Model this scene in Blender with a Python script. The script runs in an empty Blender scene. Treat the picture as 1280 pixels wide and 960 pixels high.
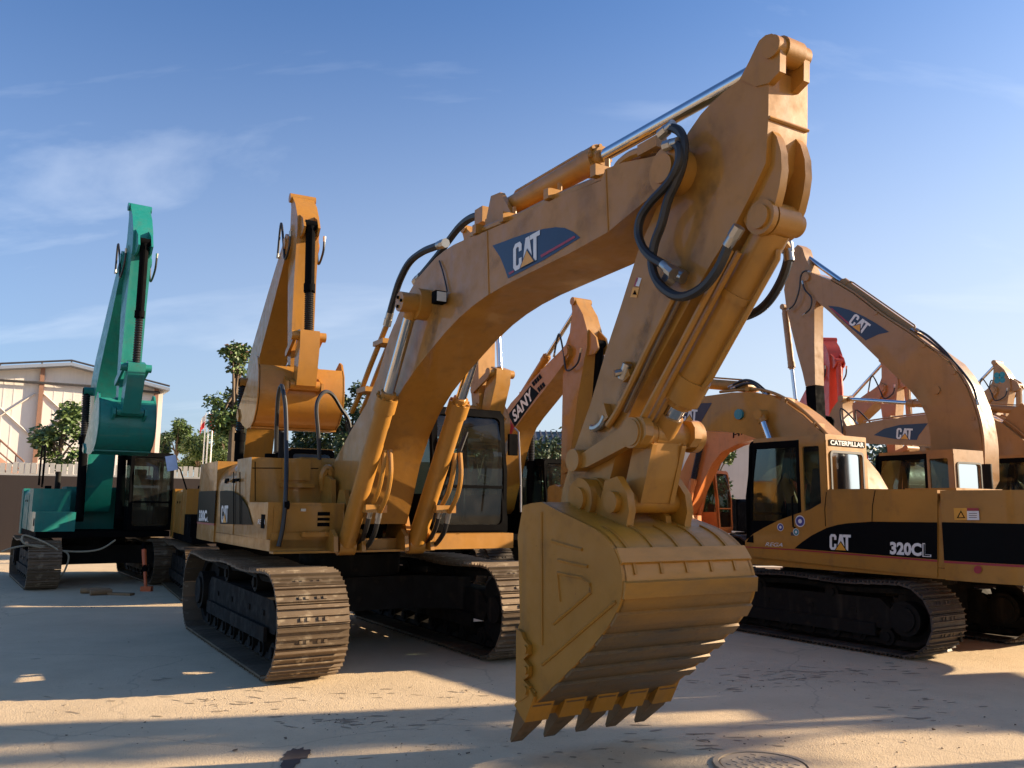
import bpy, bmesh, math, random
from mathutils import Vector, Matrix
R = math.radians
sc = bpy.context.scene
COL = sc.collection
random.seed(7)

# ------------------------------------------------------------------ camera
FPX, YH, CAMH, ROLL = 1050.0, 632.0, 1.85, 0.010
PITCH = math.atan((YH - 480) / FPX)
CR, CU, CF = Vector((1, 0, 0)), Vector((0, -math.sin(PITCH), math.cos(PITCH))), Vector((0, math.cos(PITCH), math.sin(PITCH)))
CRr = CR * math.cos(ROLL) + CU * math.sin(ROLL)
CUr = CU * math.cos(ROLL) - CR * math.sin(ROLL)
CO = Vector((0, 0, CAMH))
cam = bpy.data.objects.new('camera', bpy.data.cameras.new('camera'))
COL.objects.link(cam)
cam.data.sensor_width = 36
cam.data.lens = 36 * FPX / 1280
cam.data.clip_start = 0.1
cam.data.clip_end = 3000
mw = Matrix((CRr, CUr, -CF)).transposed().to_4x4()
mw.translation = CO
cam.matrix_world = mw
sc.camera = cam

def ray(u, v):
    return CF + CRr * ((u - 640) / FPX) + CUr * ((480 - v) / FPX)

# ------------------------------------------------------------------ sky, sun, exposure
SUN_AZ = 13.0      # degrees from +x towards +y
SUN_EL = 19.0
w = bpy.data.worlds.new('World'); sc.world = w; w.use_nodes = True
nt = w.node_tree; nt.nodes.clear()
def N(nt, t, **k):
    n = nt.nodes.new(t)
    for a, b in k.items():
        if a.startswith('i_'):
            n.inputs[int(a[2:])].default_value = b
        else:
            setattr(n, a, b)
    return n
out = N(nt, 'ShaderNodeOutputWorld'); bg = N(nt, 'ShaderNodeBackground')
sky = N(nt, 'ShaderNodeTexSky', sky_type='NISHITA', sun_disc=False)
sky.sun_elevation = R(SUN_EL); sky.sun_rotation = R(90 - SUN_AZ)
sky.air_density = 1.0; sky.dust_density = 1.6; sky.ozone_density = 5.0
bg.inputs[1].default_value = 0.065
# thin high cloud, mixed over the whole dome
tc = N(nt, 'ShaderNodeTexCoord')
sep = N(nt, 'ShaderNodeSeparateXYZ'); nt.links.new(tc.outputs['Generated'], sep.inputs[0])
zc = N(nt, 'ShaderNodeMath', operation='ADD', i_1=0.25); nt.links.new(sep.outputs[2], zc.inputs[0])
dx = N(nt, 'ShaderNodeMath', operation='DIVIDE'); nt.links.new(sep.outputs[0], dx.inputs[0]); nt.links.new(zc.outputs[0], dx.inputs[1])
dy = N(nt, 'ShaderNodeMath', operation='DIVIDE'); nt.links.new(sep.outputs[1], dy.inputs[0]); nt.links.new(zc.outputs[0], dy.inputs[1])
cmb = N(nt, 'ShaderNodeCombineXYZ'); nt.links.new(dx.outputs[0], cmb.inputs[0]); nt.links.new(dy.outputs[0], cmb.inputs[1])
mp = N(nt, 'ShaderNodeMapping'); mp.inputs['Scale'].default_value = (0.9, 2.6, 1); mp.inputs['Rotation'].default_value = (0, 0, R(24)); mp.inputs['Location'].default_value = (5.5, 6.3, 0)
nt.links.new(cmb.outputs[0], mp.inputs[0])
no = N(nt, 'ShaderNodeTexNoise'); no.inputs['Scale'].default_value = 1.15; no.inputs['Detail'].default_value = 7; no.inputs['Roughness'].default_value = 0.55; no.inputs['Distortion'].default_value = 0.5
nt.links.new(mp.outputs[0], no.inputs['Vector'])
cr = N(nt, 'ShaderNodeValToRGB'); cr.color_ramp.elements[0].position = 0.56; cr.color_ramp.elements[1].position = 0.87
cr.color_ramp.elements[1].color = (0.36, 0.36, 0.36, 1)
nt.links.new(no.outputs[0], cr.inputs[0])
mixs = N(nt, 'ShaderNodeMixRGB'); mixs.inputs[2].default_value = (7.6, 8.0, 8.6, 1)
tint = N(nt, 'ShaderNodeMixRGB', blend_type='MULTIPLY'); tint.inputs[0].default_value = 1; tint.inputs[2].default_value = (0.86, 1.0, 1.15, 1)
nt.links.new(sky.outputs[0], tint.inputs[1])
nt.links.new(cr.outputs[0], mixs.inputs[0]); nt.links.new(tint.outputs[0], mixs.inputs[1])
veil = N(nt, 'ShaderNodeMapRange'); veil.inputs[1].default_value = -0.02; veil.inputs[2].default_value = 0.60; veil.inputs[3].default_value = 0.95; veil.inputs[4].default_value = 0.0
veil.interpolation_type = 'SMOOTHSTEP'; nt.links.new(sep.outputs[2], veil.inputs[0])
mixv = N(nt, 'ShaderNodeMixRGB'); mixv.inputs[2].default_value = (4.6, 4.9, 5.15, 1)
# the haze glows more towards the sun's side of the sky
glow = N(nt, 'ShaderNodeMapRange'); glow.inputs[1].default_value = -0.75; glow.inputs[2].default_value = 0.55; glow.inputs[3].default_value = 0.2; glow.inputs[4].default_value = 1.0
nt.links.new(sep.outputs[0], glow.inputs[0])
vg = N(nt, 'ShaderNodeMath', operation='MULTIPLY'); nt.links.new(veil.outputs[0], vg.inputs[0]); nt.links.new(glow.outputs[0], vg.inputs[1])
nt.links.new(vg.outputs[0], mixv.inputs[0]); nt.links.new(mixs.outputs[0], mixv.inputs[1])
nt.links.new(mixv.outputs[0], bg.inputs[0]); nt.links.new(bg.outputs[0], out.inputs[0])

sun = bpy.data.objects.new('sun', bpy.data.lights.new('sun', 'SUN')); COL.objects.link(sun)
sun.data.energy = 4.9; sun.data.angle = R(0.55); sun.data.color = (1.0, 0.79, 0.54)
sd = Vector((math.cos(R(SUN_AZ)) * math.cos(R(SUN_EL)), math.sin(R(SUN_AZ)) * math.cos(R(SUN_EL)), math.sin(R(SUN_EL))))
sun.rotation_euler = sd.to_track_quat('Z', 'Y').to_euler()
sc.view_settings.view_transform = 'Standard'; sc.view_settings.look = 'None'
sc.view_settings.exposure = 1.50; sc.view_settings.gamma = 1.0; sc.view_settings.use_curve_mapping = False
sc.cycles.max_bounces = 8; sc.cycles.transparent_max_bounces = 12

# ------------------------------------------------------------------ materials
MATS = {}
def base_mat(name):
    m = bpy.data.materials.new(name); m.use_nodes = True
    nt = m.node_tree; nt.nodes.clear()
    o = N(nt, 'ShaderNodeOutputMaterial'); p = N(nt, 'ShaderNodeBsdfPrincipled')
    nt.links.new(p.outputs[0], o.inputs[0]); MATS[name] = m
    return m, nt, p
def mixc(nt, fac, a, b, fac_v=None):
    x = N(nt, 'ShaderNodeMixRGB')
    if fac is not None: nt.links.new(fac, x.inputs[0])
    if fac_v is not None: x.inputs[0].default_value = fac_v
    for i, c in ((1, a), (2, b)):
        if isinstance(c, tuple): x.inputs[i].default_value = (*c, 1)
        else: nt.links.new(c, x.inputs[i])
    return x.outputs[0]
def noise(nt, scale, detail=4, rough=0.55, mapping=None, co=None):
    t = N(nt, 'ShaderNodeTexCoord') if co is None else None
    src = t.outputs['Object'] if t else co
    if mapping:
        q = N(nt, 'ShaderNodeMapping'); q.inputs['Scale'].default_value = mapping
        nt.links.new(src, q.inputs[0]); src = q.outputs[0]
    n = N(nt, 'ShaderNodeTexNoise'); n.inputs['Scale'].default_value = scale; n.inputs['Detail'].default_value = detail; n.inputs['Roughness'].default_value = rough
    nt.links.new(src, n.inputs['Vector'])
    return n.outputs[0]
def ramp(nt, src, a, b, va=0.0, vb=1.0):
    q = N(nt, 'ShaderNodeMapRange'); q.inputs[1].default_value = a; q.inputs[2].default_value = b; q.inputs[3].default_value = va; q.inputs[4].default_value = vb
    nt.links.new(src, q.inputs[0]); return q.outputs[0]
def bump(nt, p, src, strength, dist=0.01):
    b = N(nt, 'ShaderNodeBump'); b.inputs['Strength'].default_value = strength; b.inputs['Distance'].default_value = dist
    nt.links.new(src, b.inputs['Height']); nt.links.new(b.outputs[0], p.inputs['Normal'])
def paint(name, c, dirt=(0.15, 0.09, 0.035), rough=0.46, amount=0.5, metal=0.0, streak=True, coat=0.35):
    m, nt, p = base_mat(name)
    n1 = noise(nt, 1.3, 6, 0.62)
    n2 = noise(nt, 5.5, 5, 0.6)
    col = mixc(nt, ramp(nt, n1, 0.3, 0.75), c, tuple(x * 0.80 for x in c))
    col = mixc(nt, ramp(nt, n2, 0.56, 0.80, 0, amount), col, dirt)
    if streak:
        n3 = noise(nt, 6, 3, 0.5, (1.0, 1.0, 0.12))
        col = mixc(nt, ramp(nt, n3, 0.56, 0.74, 0, amount * 0.75), col, dirt)
    n5 = noise(nt, 26, 3, 0.6)                     # chips of worn paint
    col = mixc(nt, ramp(nt, n5, 0.735, 0.76, 0, min(1, amount * 1.5)), col, tuple(x * 0.35 + 0.01 for x in c))
    nt.links.new(col, p.inputs['Base Color'])
    nt.links.new(ramp(nt, n2, 0.3, 0.75, rough * 0.8, rough + 0.30), p.inputs['Roughness'])
    p.inputs['Metallic'].default_value = metal
    p.inputs['Specular IOR Level'].default_value = 0.32
    p.inputs['Coat Weight'].default_value = coat; p.inputs['Coat Roughness'].default_value = 0.07
    n4 = noise(nt, 9, 3, 0.5)
    bump(nt, p, n4, 0.16, 0.012)
    return m
YEL = paint('cat_yellow', (0.385, 0.176, 0.024), amount=0.48)
YEL2 = paint('yellow_orange', (0.41, 0.182, 0.022), amount=0.30)
YELB = paint('bucket_yellow', (0.385, 0.168, 0.016), amount=0.55, rough=0.46, coat=0.1)
TAN = paint('sandy_yellow', (0.345, 0.178, 0.058), amount=0.35)
TEAL = paint('teal_green', (0.010, 0.205, 0.175), (0.05, 0.07, 0.06), amount=0.35)
ORG = paint('orange', (0.60, 0.19, 0.045), amount=0.35)
RED = paint('red_orange', (0.62, 0.06, 0.025), amount=0.3)
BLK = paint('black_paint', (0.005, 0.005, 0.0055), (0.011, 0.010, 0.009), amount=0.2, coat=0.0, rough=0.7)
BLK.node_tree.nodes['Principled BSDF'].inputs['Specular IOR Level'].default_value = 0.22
DKGR = paint('dark_grey', (0.05, 0.05, 0.055), (0.10, 0.085, 0.07), amount=0.6, rough=0.5)
DIRT = paint('dirty_black', (0.011, 0.0095, 0.008), (0.06, 0.045, 0.03), amount=0.5, rough=0.7, coat=0)
SHOE = paint('track_steel', (0.17, 0.12, 0.075), (0.44, 0.36, 0.25), amount=0.9, rough=0.5, metal=0.35, coat=0)
SHOED = paint('track_steel_dark', (0.075, 0.058, 0.045), (0.17, 0.13, 0.09), amount=0.8, rough=0.55, metal=0.3, coat=0)
WORN = paint('worn_steel', (0.20, 0.115, 0.05), (0.07, 0.055, 0.04), amount=0.9, rough=0.42, metal=0.4, coat=0)
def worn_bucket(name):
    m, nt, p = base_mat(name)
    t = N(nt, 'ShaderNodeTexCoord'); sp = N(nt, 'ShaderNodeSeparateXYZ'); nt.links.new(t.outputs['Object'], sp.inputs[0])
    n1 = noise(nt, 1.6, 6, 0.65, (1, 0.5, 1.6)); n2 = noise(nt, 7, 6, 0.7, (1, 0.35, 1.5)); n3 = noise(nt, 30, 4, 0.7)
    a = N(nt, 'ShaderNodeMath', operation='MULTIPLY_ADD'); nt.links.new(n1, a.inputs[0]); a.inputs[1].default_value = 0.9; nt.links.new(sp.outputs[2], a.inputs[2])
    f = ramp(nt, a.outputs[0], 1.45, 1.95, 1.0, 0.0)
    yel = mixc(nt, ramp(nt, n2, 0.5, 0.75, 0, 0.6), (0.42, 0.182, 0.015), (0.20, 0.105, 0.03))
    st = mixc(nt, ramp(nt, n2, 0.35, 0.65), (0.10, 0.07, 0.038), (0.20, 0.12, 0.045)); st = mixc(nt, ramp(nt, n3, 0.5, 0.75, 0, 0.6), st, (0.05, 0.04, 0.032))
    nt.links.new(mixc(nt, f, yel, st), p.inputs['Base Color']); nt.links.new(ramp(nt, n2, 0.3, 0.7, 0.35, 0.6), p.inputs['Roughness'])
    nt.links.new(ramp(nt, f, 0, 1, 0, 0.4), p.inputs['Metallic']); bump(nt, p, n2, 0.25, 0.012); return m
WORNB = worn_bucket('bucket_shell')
def per_object(m, lo, hi):
    nt = m.node_tree; p = [n for n in nt.nodes if n.type == 'BSDF_PRINCIPLED'][0]
    lk = p.inputs['Base Color'].links[0]; src = lk.from_socket
    oi = N(nt, 'ShaderNodeObjectInfo'); mr = ramp(nt, oi.outputs['Random'], 0, 1, lo, hi)
    mx = N(nt, 'ShaderNodeMixRGB', blend_type='MULTIPLY'); mx.inputs[0].default_value = 1; nt.links.new(src, mx.inputs[1]); nt.links.new(mr, mx.inputs[2]); nt.links.new(mx.outputs[0], p.inputs['Base Color'])
for m_, v_ in ((BLK, 1.12), (DIRT, 1.32)): m_.node_tree.nodes['Principled BSDF'].inputs['IOR'].default_value = v_
per_object(SHOE, 0.65, 1.25); per_object(SHOED, 0.6, 1.3)
def flat(name, c, rough=0.5, metal=0.0, var=0.15, scale=8):
    m, nt, p = base_mat(name)
    n = noise(nt, scale, 4)
    nt.links.new(mixc(nt, ramp(nt, n, 0.3, 0.7), c, tuple(x * (1 - var) for x in c)), p.inputs['Base Color'])
    p.inputs['Roughness'].default_value = rough; p.inputs['Metallic'].default_value = metal
    return m
CHROME = flat('chrome', (0.62, 0.62, 0.63), 0.13, 1.0, 0.1)
STEEL = flat('fitting_steel', (0.42, 0.40, 0.37), 0.3, 0.9)
RUB = flat('rubber', (0.014, 0.014, 0.015), 0.45)
NAVY = flat('decal_navy', (0.010, 0.022, 0.055), 0.35)
DECK = flat('decal_black', (0.005, 0.006, 0.007), 0.36); DECK.node_tree.nodes['Principled BSDF'].inputs['IOR'].default_value = 1.10
WHT = flat('decal_white', (0.72, 0.72, 0.70), 0.4)
DYEL = flat('decal_yellow', (0.72, 0.33, 0.03), 0.4)
DRED = flat('decal_red', (0.32, 0.015, 0.03), 0.4)
DBLUE = flat('decal_blue', (0.05, 0.05, 0.25), 0.4)
DTEAL = flat('decal_teal', (0.02, 0.22, 0.26), 0.4)
LAMP = flat('lamp_lens', (0.55, 0.57, 0.55), 0.15)
SEAT = flat('seat_fabric', (0.03, 0.03, 0.032), 0.8)
CURT = flat('sun_blind', (0.45, 0.34, 0.22), 0.8)
def glassmat(name, tint, refl=1.0):
    m = bpy.data.materials.new(name); m.use_nodes = True; nt = m.node_tree; nt.nodes.clear()
    o = N(nt, 'ShaderNodeOutputMaterial'); t = N(nt, 'ShaderNodeBsdfTransparent'); t.inputs[0].default_value = (*tint, 1)
    g = N(nt, 'ShaderNodeBsdfGlossy'); g.inputs['Roughness'].default_value = 0.03; g.inputs[0].default_value = (0.9, 0.95, 0.95, 1)
    f = N(nt, 'ShaderNodeFresnel'); f.inputs[0].default_value = 1.42
    d = N(nt, 'ShaderNodeBsdfDiffuse'); d.inputs[0].default_value = (0.25, 0.23, 0.20, 1)
    n = noise(nt, 4, 5)
    mx = N(nt, 'ShaderNodeMixShader'); nt.links.new(ramp(nt, n, 0.35, 0.8, 0.01, 0.09), mx.inputs[0]); nt.links.new(t.outputs[0], mx.inputs[1]); nt.links.new(d.outputs[0], mx.inputs[2])
    mx2 = N(nt, 'ShaderNodeMixShader'); nt.links.new(f.outputs[0], mx2.inputs[0]); nt.links.new(mx.outputs[0], mx2.inputs[1]); nt.links.new(g.outputs[0], mx2.inputs[2])
    nt.links.new(mx2.outputs[0], o.inputs[0]); return m
GLASS = glassmat('tinted_glass', (0.36, 0.47, 0.46))

# ------------------------------------------------------------------ mesh helpers
class MB:
    def __init__(s): s.bm = bmesh.new()
    def _mark(s): return set(s.bm.faces)
    def box(s, c, d, rot=None, bev=0.0):
        c = Vector(c); h = Vector(d) * 0.5
        P = [Vector((x * h.x, y * h.y, z * h.z)) for x in (-1, 1) for y in (-1, 1) for z in (-1, 1)]
        if rot is not None: P = [rot @ p for p in P]
        V = [s.bm.verts.new(c + p) for p in P]
        F = [s.bm.faces.new([V[i] for i in f]) for f in ((0, 1, 3, 2), (4, 6, 7, 5), (0, 4, 5, 1), (2, 3, 7, 6), (0, 2, 6, 4), (1, 5, 7, 3))]
        if bev: s._bev(F, bev)
        return s
    def _bev(s, F, bev, seg=2):
        E = list({e for f in F for e in f.edges if e.is_valid and len(e.link_faces) == 2 and e.calc_face_angle(0) > 0.5})
        bmesh.ops.bevel(s.bm, geom=E, offset=bev, segments=seg, profile=0.6, affect='EDGES', clamp_overlap=True)
    def span(s, a, b, bev=0.0):
        a = Vector(a); b = Vector(b)
        return s.box((a + b) / 2, [abs(x) for x in (b - a)], None, bev)
    def loft(s, A, B, bev=0.0, cap=True):
        """two point loops of equal length joined by a wall, capped"""
        a = [s.bm.verts.new(p) for p in A]; b = [s.bm.verts.new(p) for p in B]
        n = len(a); F = []
        for i in range(n):
            j = (i + 1) % n
            F.append(s.bm.faces.new((a[i], a[j], b[j], b[i])))
        if cap:
            F.append(s.bm.faces.new(a[::-1])); F.append(s.bm.faces.new(b))
        if bev: s._bev(F, bev)
        return s
    def prism(s, pts, y0, y1, bev=0.0):
        """outline in local x,z swept along local y"""
        return s.loft([Vector((p[0], y0, p[1])) for p in pts], [Vector((p[0], y1, p[1])) for p in pts], bev)
    def plan(s, pts, z0, z1, bev=0.0):
        return s.loft([Vector((p[0], p[1], z0)) for p in pts], [Vector((p[0], p[1], z1)) for p in pts], bev)
    def ring(s, O, I, dvec):
        """flat frame between two equal loops with thickness dvec"""
        d = Vector(dvec); n = len(O)
        L = [[s.bm.verts.new(p) for p in O], [s.bm.verts.new(p) for p in I], [s.bm.verts.new(p + d) for p in I], [s.bm.verts.new(p + d) for p in O]]
        for k in range(4):
            A, B = L[k], L[(k + 1) % 4]
            for i in range(n):
                j = (i + 1) % n
                s.bm.faces.new((A[i], A[j], B[j], B[i]))
        return s
    def poly(s, P):
        s.bm.faces.new([s.bm.verts.new(p) for p in P]); return s
    def cyl(s, a, b, r, r2=None, n=16):
        a = Vector(a); b = Vector(b); r2 = r if r2 is None else r2
        q = (b - a).to_track_quat('Z', 'Y')
        A = [a + q @ Vector((r * math.cos(t), r * math.sin(t), 0)) for t in [2 * math.pi * i / n for i in range(n)]]
        B = [b + q @ Vector((r2 * math.cos(t), r2 * math.sin(t), 0)) for t in [2 * math.pi * i / n for i in range(n)]]
        return s.loft(A, B)
    def pin(s, x, z, y0, y1, r, n=16):
        return s.cyl((x, y0, z), (x, y1, z), r, None, n)
    def tube(s, pts, r, n=8, cap=True):
        P = [Vector(p) for p in pts]; prev = None; rings = []
        up = Vector((0.13, 0.21, 0.97)).normalized()
        for i, p in enumerate(P):
            t = (P[min(i + 1, len(P) - 1)] - P[max(i - 1, 0)]).normalized()
            x = t.cross(up if prev is None else prev).normalized()
            if prev is None:
                x = t.cross(up).normalized(); y = x.cross(t)
            else:
                y = (prev - t * prev.dot(t)).normalized(); x = t.cross(y)
            prev = y
            rr = r[i] if isinstance(r, (list, tuple)) else r
            rings.append([s.bm.verts.new(p + (x * math.cos(k) + y * math.sin(k)) * rr) for k in [2 * math.pi * j / n for j in range(n)]])
        for a, b in zip(rings, rings[1:]):
            for j in range(n):
                k = (j + 1) % n
                s.bm.faces.new((a[j], a[k], b[k], b[j]))
        if cap:
            s.bm.faces.new(rings[0][::-1]); s.bm.faces.new(rings[-1])
        return s
    def mesh(s, name, sharp=38):
        bmesh.ops.recalc_face_normals(s.bm, faces=s.bm.faces)
        for f in s.bm.faces: f.smooth = True
        ca = R(sharp)
        for e in s.bm.edges:
            if len(e.link_faces) == 2 and e.calc_face_angle(0) > ca: e.smooth = False
        me = bpy.data.meshes.new(name); s.bm.to_mesh(me); s.bm.free(); return me
    def build(s, name, mat, parent=None, split=True):
        if split:
            G = s._islands()
            if 1 < len(G) <= 16:
                first = None
                for faces in sorted(G, key=len, reverse=True):
                    o = MB(); mp = {}
                    for f in faces:
                        o.bm.faces.new([mp.setdefault(v, None) or mp.__setitem__(v, o.bm.verts.new(v.co)) or mp[v] for v in f.verts])
                    q = link(name, o.mesh(name), mat, parent); first = first or q
                s.bm.free(); return first
        return link(name, s.mesh(name), mat, parent)
    def _islands(s):
        seen = set(); parts = []
        for f in s.bm.faces:
            if f in seen: continue
            st = [f]; seen.add(f); comp = []
            while st:
                g = st.pop(); comp.append(g)
                for v in g.verts:
                    for h in v.link_faces:
                        if h not in seen: seen.add(h); st.append(h)
            P = [v.co for g in comp for v in g.verts]
            parts.append((comp, [min(p[i] for p in P) - 0.004 for i in range(3)], [max(p[i] for p in P) + 0.004 for i in range(3)]))
            if len(parts) > 60: return []
        out = []
        for c, lo, hi in parts:
            hit = [k for k in out if all(k[1][i] <= hi[i] and lo[i] <= k[2][i] for i in range(3))]
            for k in hit:
                out.remove(k); c = c + k[0]; lo = [min(a, b) for a, b in zip(lo, k[1])]; hi = [max(a, b) for a, b in zip(hi, k[2])]
            out.append((c, lo, hi))
        return [k[0] for k in out]
def link(name, me, mat, parent=None):
    if mat is not None and not me.materials: me.materials.append(mat)
    o = bpy.data.objects.new(name, me); COL.objects.link(o)
    if parent is not None: o.parent = parent
    return o
def smoothpath(P, k=6):
    P = [Vector(p) for p in P]; out = []
    for i in range(len(P) - 1):
        p0 = P[max(i - 1, 0)]; p1 = P[i]; p2 = P[i + 1]; p3 = P[min(i + 2, len(P) - 1)]
        for j in range(k):
            t = j / k
            out.append(0.5 * ((2 * p1) + (p2 - p0) * t + (2 * p0 - 5 * p1 + 4 * p2 - p3) * t * t + (3 * p1 - p0 - 3 * p2 + p3) * t ** 3))
    out.append(P[-1]); return out
def rrect(x0, z0, x1, z1, r, k=4):
    out = []
    for cx, cz, a in ((x1 - r, z1 - r, 0), (x0 + r, z1 - r, 90), (x0 + r, z0 + r, 180), (x1 - r, z0 + r, 270)):
        for i in range(k + 1):
            t = R(a + 90 * i / k); out.append((cx + r * math.cos(t), cz + r * math.sin(t)))
    return out
def tag(o, label, cat, group=None):
    o['label'] = label; o['category'] = cat
    if group: o['group'] = group
    return o
def struct(o, kind='structure'):
    o['kind'] = kind; return o
def empty(name, loc, rz=0):
    o = bpy.data.objects.new(name, None); COL.objects.link(o); o.location = loc; o.rotation_euler = (0, 0, rz); o.empty_display_size = 0.3
    return o

class Mach:
    """a machine's own frame: x forward, y left, z up; a photo pixel can be set on one of its planes"""
    def __init__(s, name, label, C, F, group):
        s.C = Vector((C[0], C[1], 0)); F = Vector((F[0], F[1], 0)).normalized(); s.F = F; s.L = Vector((-F.y, F.x, 0))
        s.root = empty(name, s.C, math.atan2(F.y, F.x)); tag(s.root, label, 'excavator', group)
    def _at(s, u, v, n, d):
        r = ray(u, v); t = ((s.C - CO).dot(n) + d) / r.dot(n)
        p = CO + r * t - s.C
        return Vector((p.dot(s.F), p.dot(s.L), p.z))
    def y(s, u, v, y): return s._at(u, v, s.L, y)
    def x(s, u, v, x): return s._at(u, v, s.F, x)
    def z(s, u, v, z): return s._at(u, v, Vector((0, 0, 1)), z)
    def ol(s, P, y): return [(q.x, q.z) for q in (s.y(u, v, y) for u, v in P)]
    def xz(s, u, v, y):
        q = s.y(u, v, y); return (q.x, q.z)

# ------------------------------------------------------------------ lettering
def text_tris(txt, off=0.0):
    cu = bpy.data.curves.new('t', 'FONT'); cu.body = txt; cu.offset = off; cu.resolution_u = 3
    o = bpy.data.objects.new('t', cu); COL.objects.link(o)
    dg = bpy.context.evaluated_depsgraph_get(); me = bpy.data.meshes.new_from_object(o.evaluated_get(dg))
    V = [v.co.copy() for v in me.vertices]; F = [tuple(p.vertices) for p in me.polygons]
    bpy.data.objects.remove(o); bpy.data.curves.remove(cu); bpy.data.meshes.remove(me)
    x0 = min(v.x for v in V); x1 = max(v.x for v in V); y0 = min(v.y for v in V); y1 = max(v.y for v in V)
    return [((v.x - x0) / (x1 - x0), (v.y - y0) / (y1 - y0)) for v in V], F
def lettering(parent, mat, txt, o, r, u, off=0.03, slant=0.0, name='lettering'):
    """o, r, u: 3D corners (bottom left, bottom right, top left) of the written block"""
    V, F = text_tris(txt, off); ex = Vector(r) - Vector(o); ey = Vector(u) - Vector(o)
    me = bpy.data.meshes.new(name); me.from_pydata([Vector(o) + ex * (a + slant * b) + ey * b for a, b in V], [], F)
    return link(name, me, mat, parent)
CAT_C = [(0, .3), (.22, 0), (.75, 0), (.95, .25), (.95, .78), (.64, .78), (.64, .42), (.56, .32), (.40, .32), (.33, .42), (.33, 1.58), (.40, 1.68), (.56, 1.68), (.64, 1.58), (.64, 1.28), (.95, 1.28), (.95, 1.75), (.75, 2), (.22, 2), (0, 1.7)]
CAT_A = [(1.0, 0), (1.38, 2), (1.80, 2), (2.16, 0)]
CAT_T = [(1.86, 2), (2.92, 2), (2.92, 1.66), (2.56, 1.66), (2.56, 0), (2.22, 0), (2.22, 1.66), (1.86, 1.66)]
def cat_logo(parent, o, r, u, nrm, slant=0.0, back=NAVY):
    o = Vector(o); ex = (Vector(r) - o) / 2.92; ey = (Vector(u) - o) / 2.0; nrm = Vector(nrm)
    def put(P, k): return [o + ex * (a + slant * b) + ey * b + nrm * (0.003 * k) for a, b in P]
    m = MB()
    for P in (CAT_C, CAT_A, CAT_T): m.poly(put(P, 0))
    m.build('lettering', WHT, parent)
    MB().poly(put([(.70, -.04), (1.58, 1.18), (2.46, -.04)], 1)).build('emblem_outline', back, parent)
    MB().poly(put([(.86, 0.0), (1.58, 1.02), (2.30, 0.0)], 2)).build('emblem', DYEL, parent)

# ------------------------------------------------------------------ excavator pieces
def shoe_mesh(width, pitch, mat, nm):
    m = MB()
    m.box((0, 0, 0.0), (pitch * 0.97, width, 0.022))
    for k, h in ((-0.34, 0.030), (0.03, 0.024), (0.38, 0.024)):
        b = pitch * k
        m.loft([Vector((b - 0.013, -width / 2, 0.010)), Vector((b + 0.013, -width / 2, 0.010)), Vector((b + 0.006, -width / 2, h + 0.01)), Vector((b - 0.006, -width / 2, h + 0.01))],
               [Vector((b - 0.013, width / 2, 0.010)), Vector((b + 0.013, width / 2, 0.010)), Vector((b + 0.006, width / 2, h + 0.01)), Vector((b - 0.006, width / 2, h + 0.01))])
    for y in (-0.13, -0.06, 0.06, 0.13):
        m.box((pitch * 0.2, y, 0.016), (0.035, 0.035, 0.016))
    me = m.mesh(nm); me.materials.append(mat); return me
def track_path(half, r, zc, n_total=None, pitch=0.216):
    Lp = 4 * half + 2 * math.pi * r; n = int(round(Lp / pitch)); out = []
    for i in range(n):
        s = (i + 0.5) * Lp / n
        if s < 2 * half:                      # bottom, going backwards
            out.append((Vector((half - s, 0, zc - r)), Vector((0, 0, -1))))
        elif s < 2 * half + math.pi * r:
            a = (s - 2 * half) / r
            out.append((Vector((-half - r * math.sin(a), 0, zc - r * math.cos(a))), Vector((-math.sin(a), 0, -math.cos(a)))))
        elif s < 4 * half + math.pi * r:      # top run sags a little
            q = s - 2 * half - math.pi * r; f = q / (2 * half)
            sag = 0.035 * math.sin(f * math.pi * 2) ** 2
            out.append((Vector((-half + q, 0, zc + r - sag)), Vector((0, 0, 1))))
        else:
            a = (s - 4 * half - math.pi * r) / r
            out.append((Vector((half + r * math.sin(a), 0, zc + r * math.cos(a))), Vector((math.sin(a), 0, math.cos(a)))))
    return out, Lp / n
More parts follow.
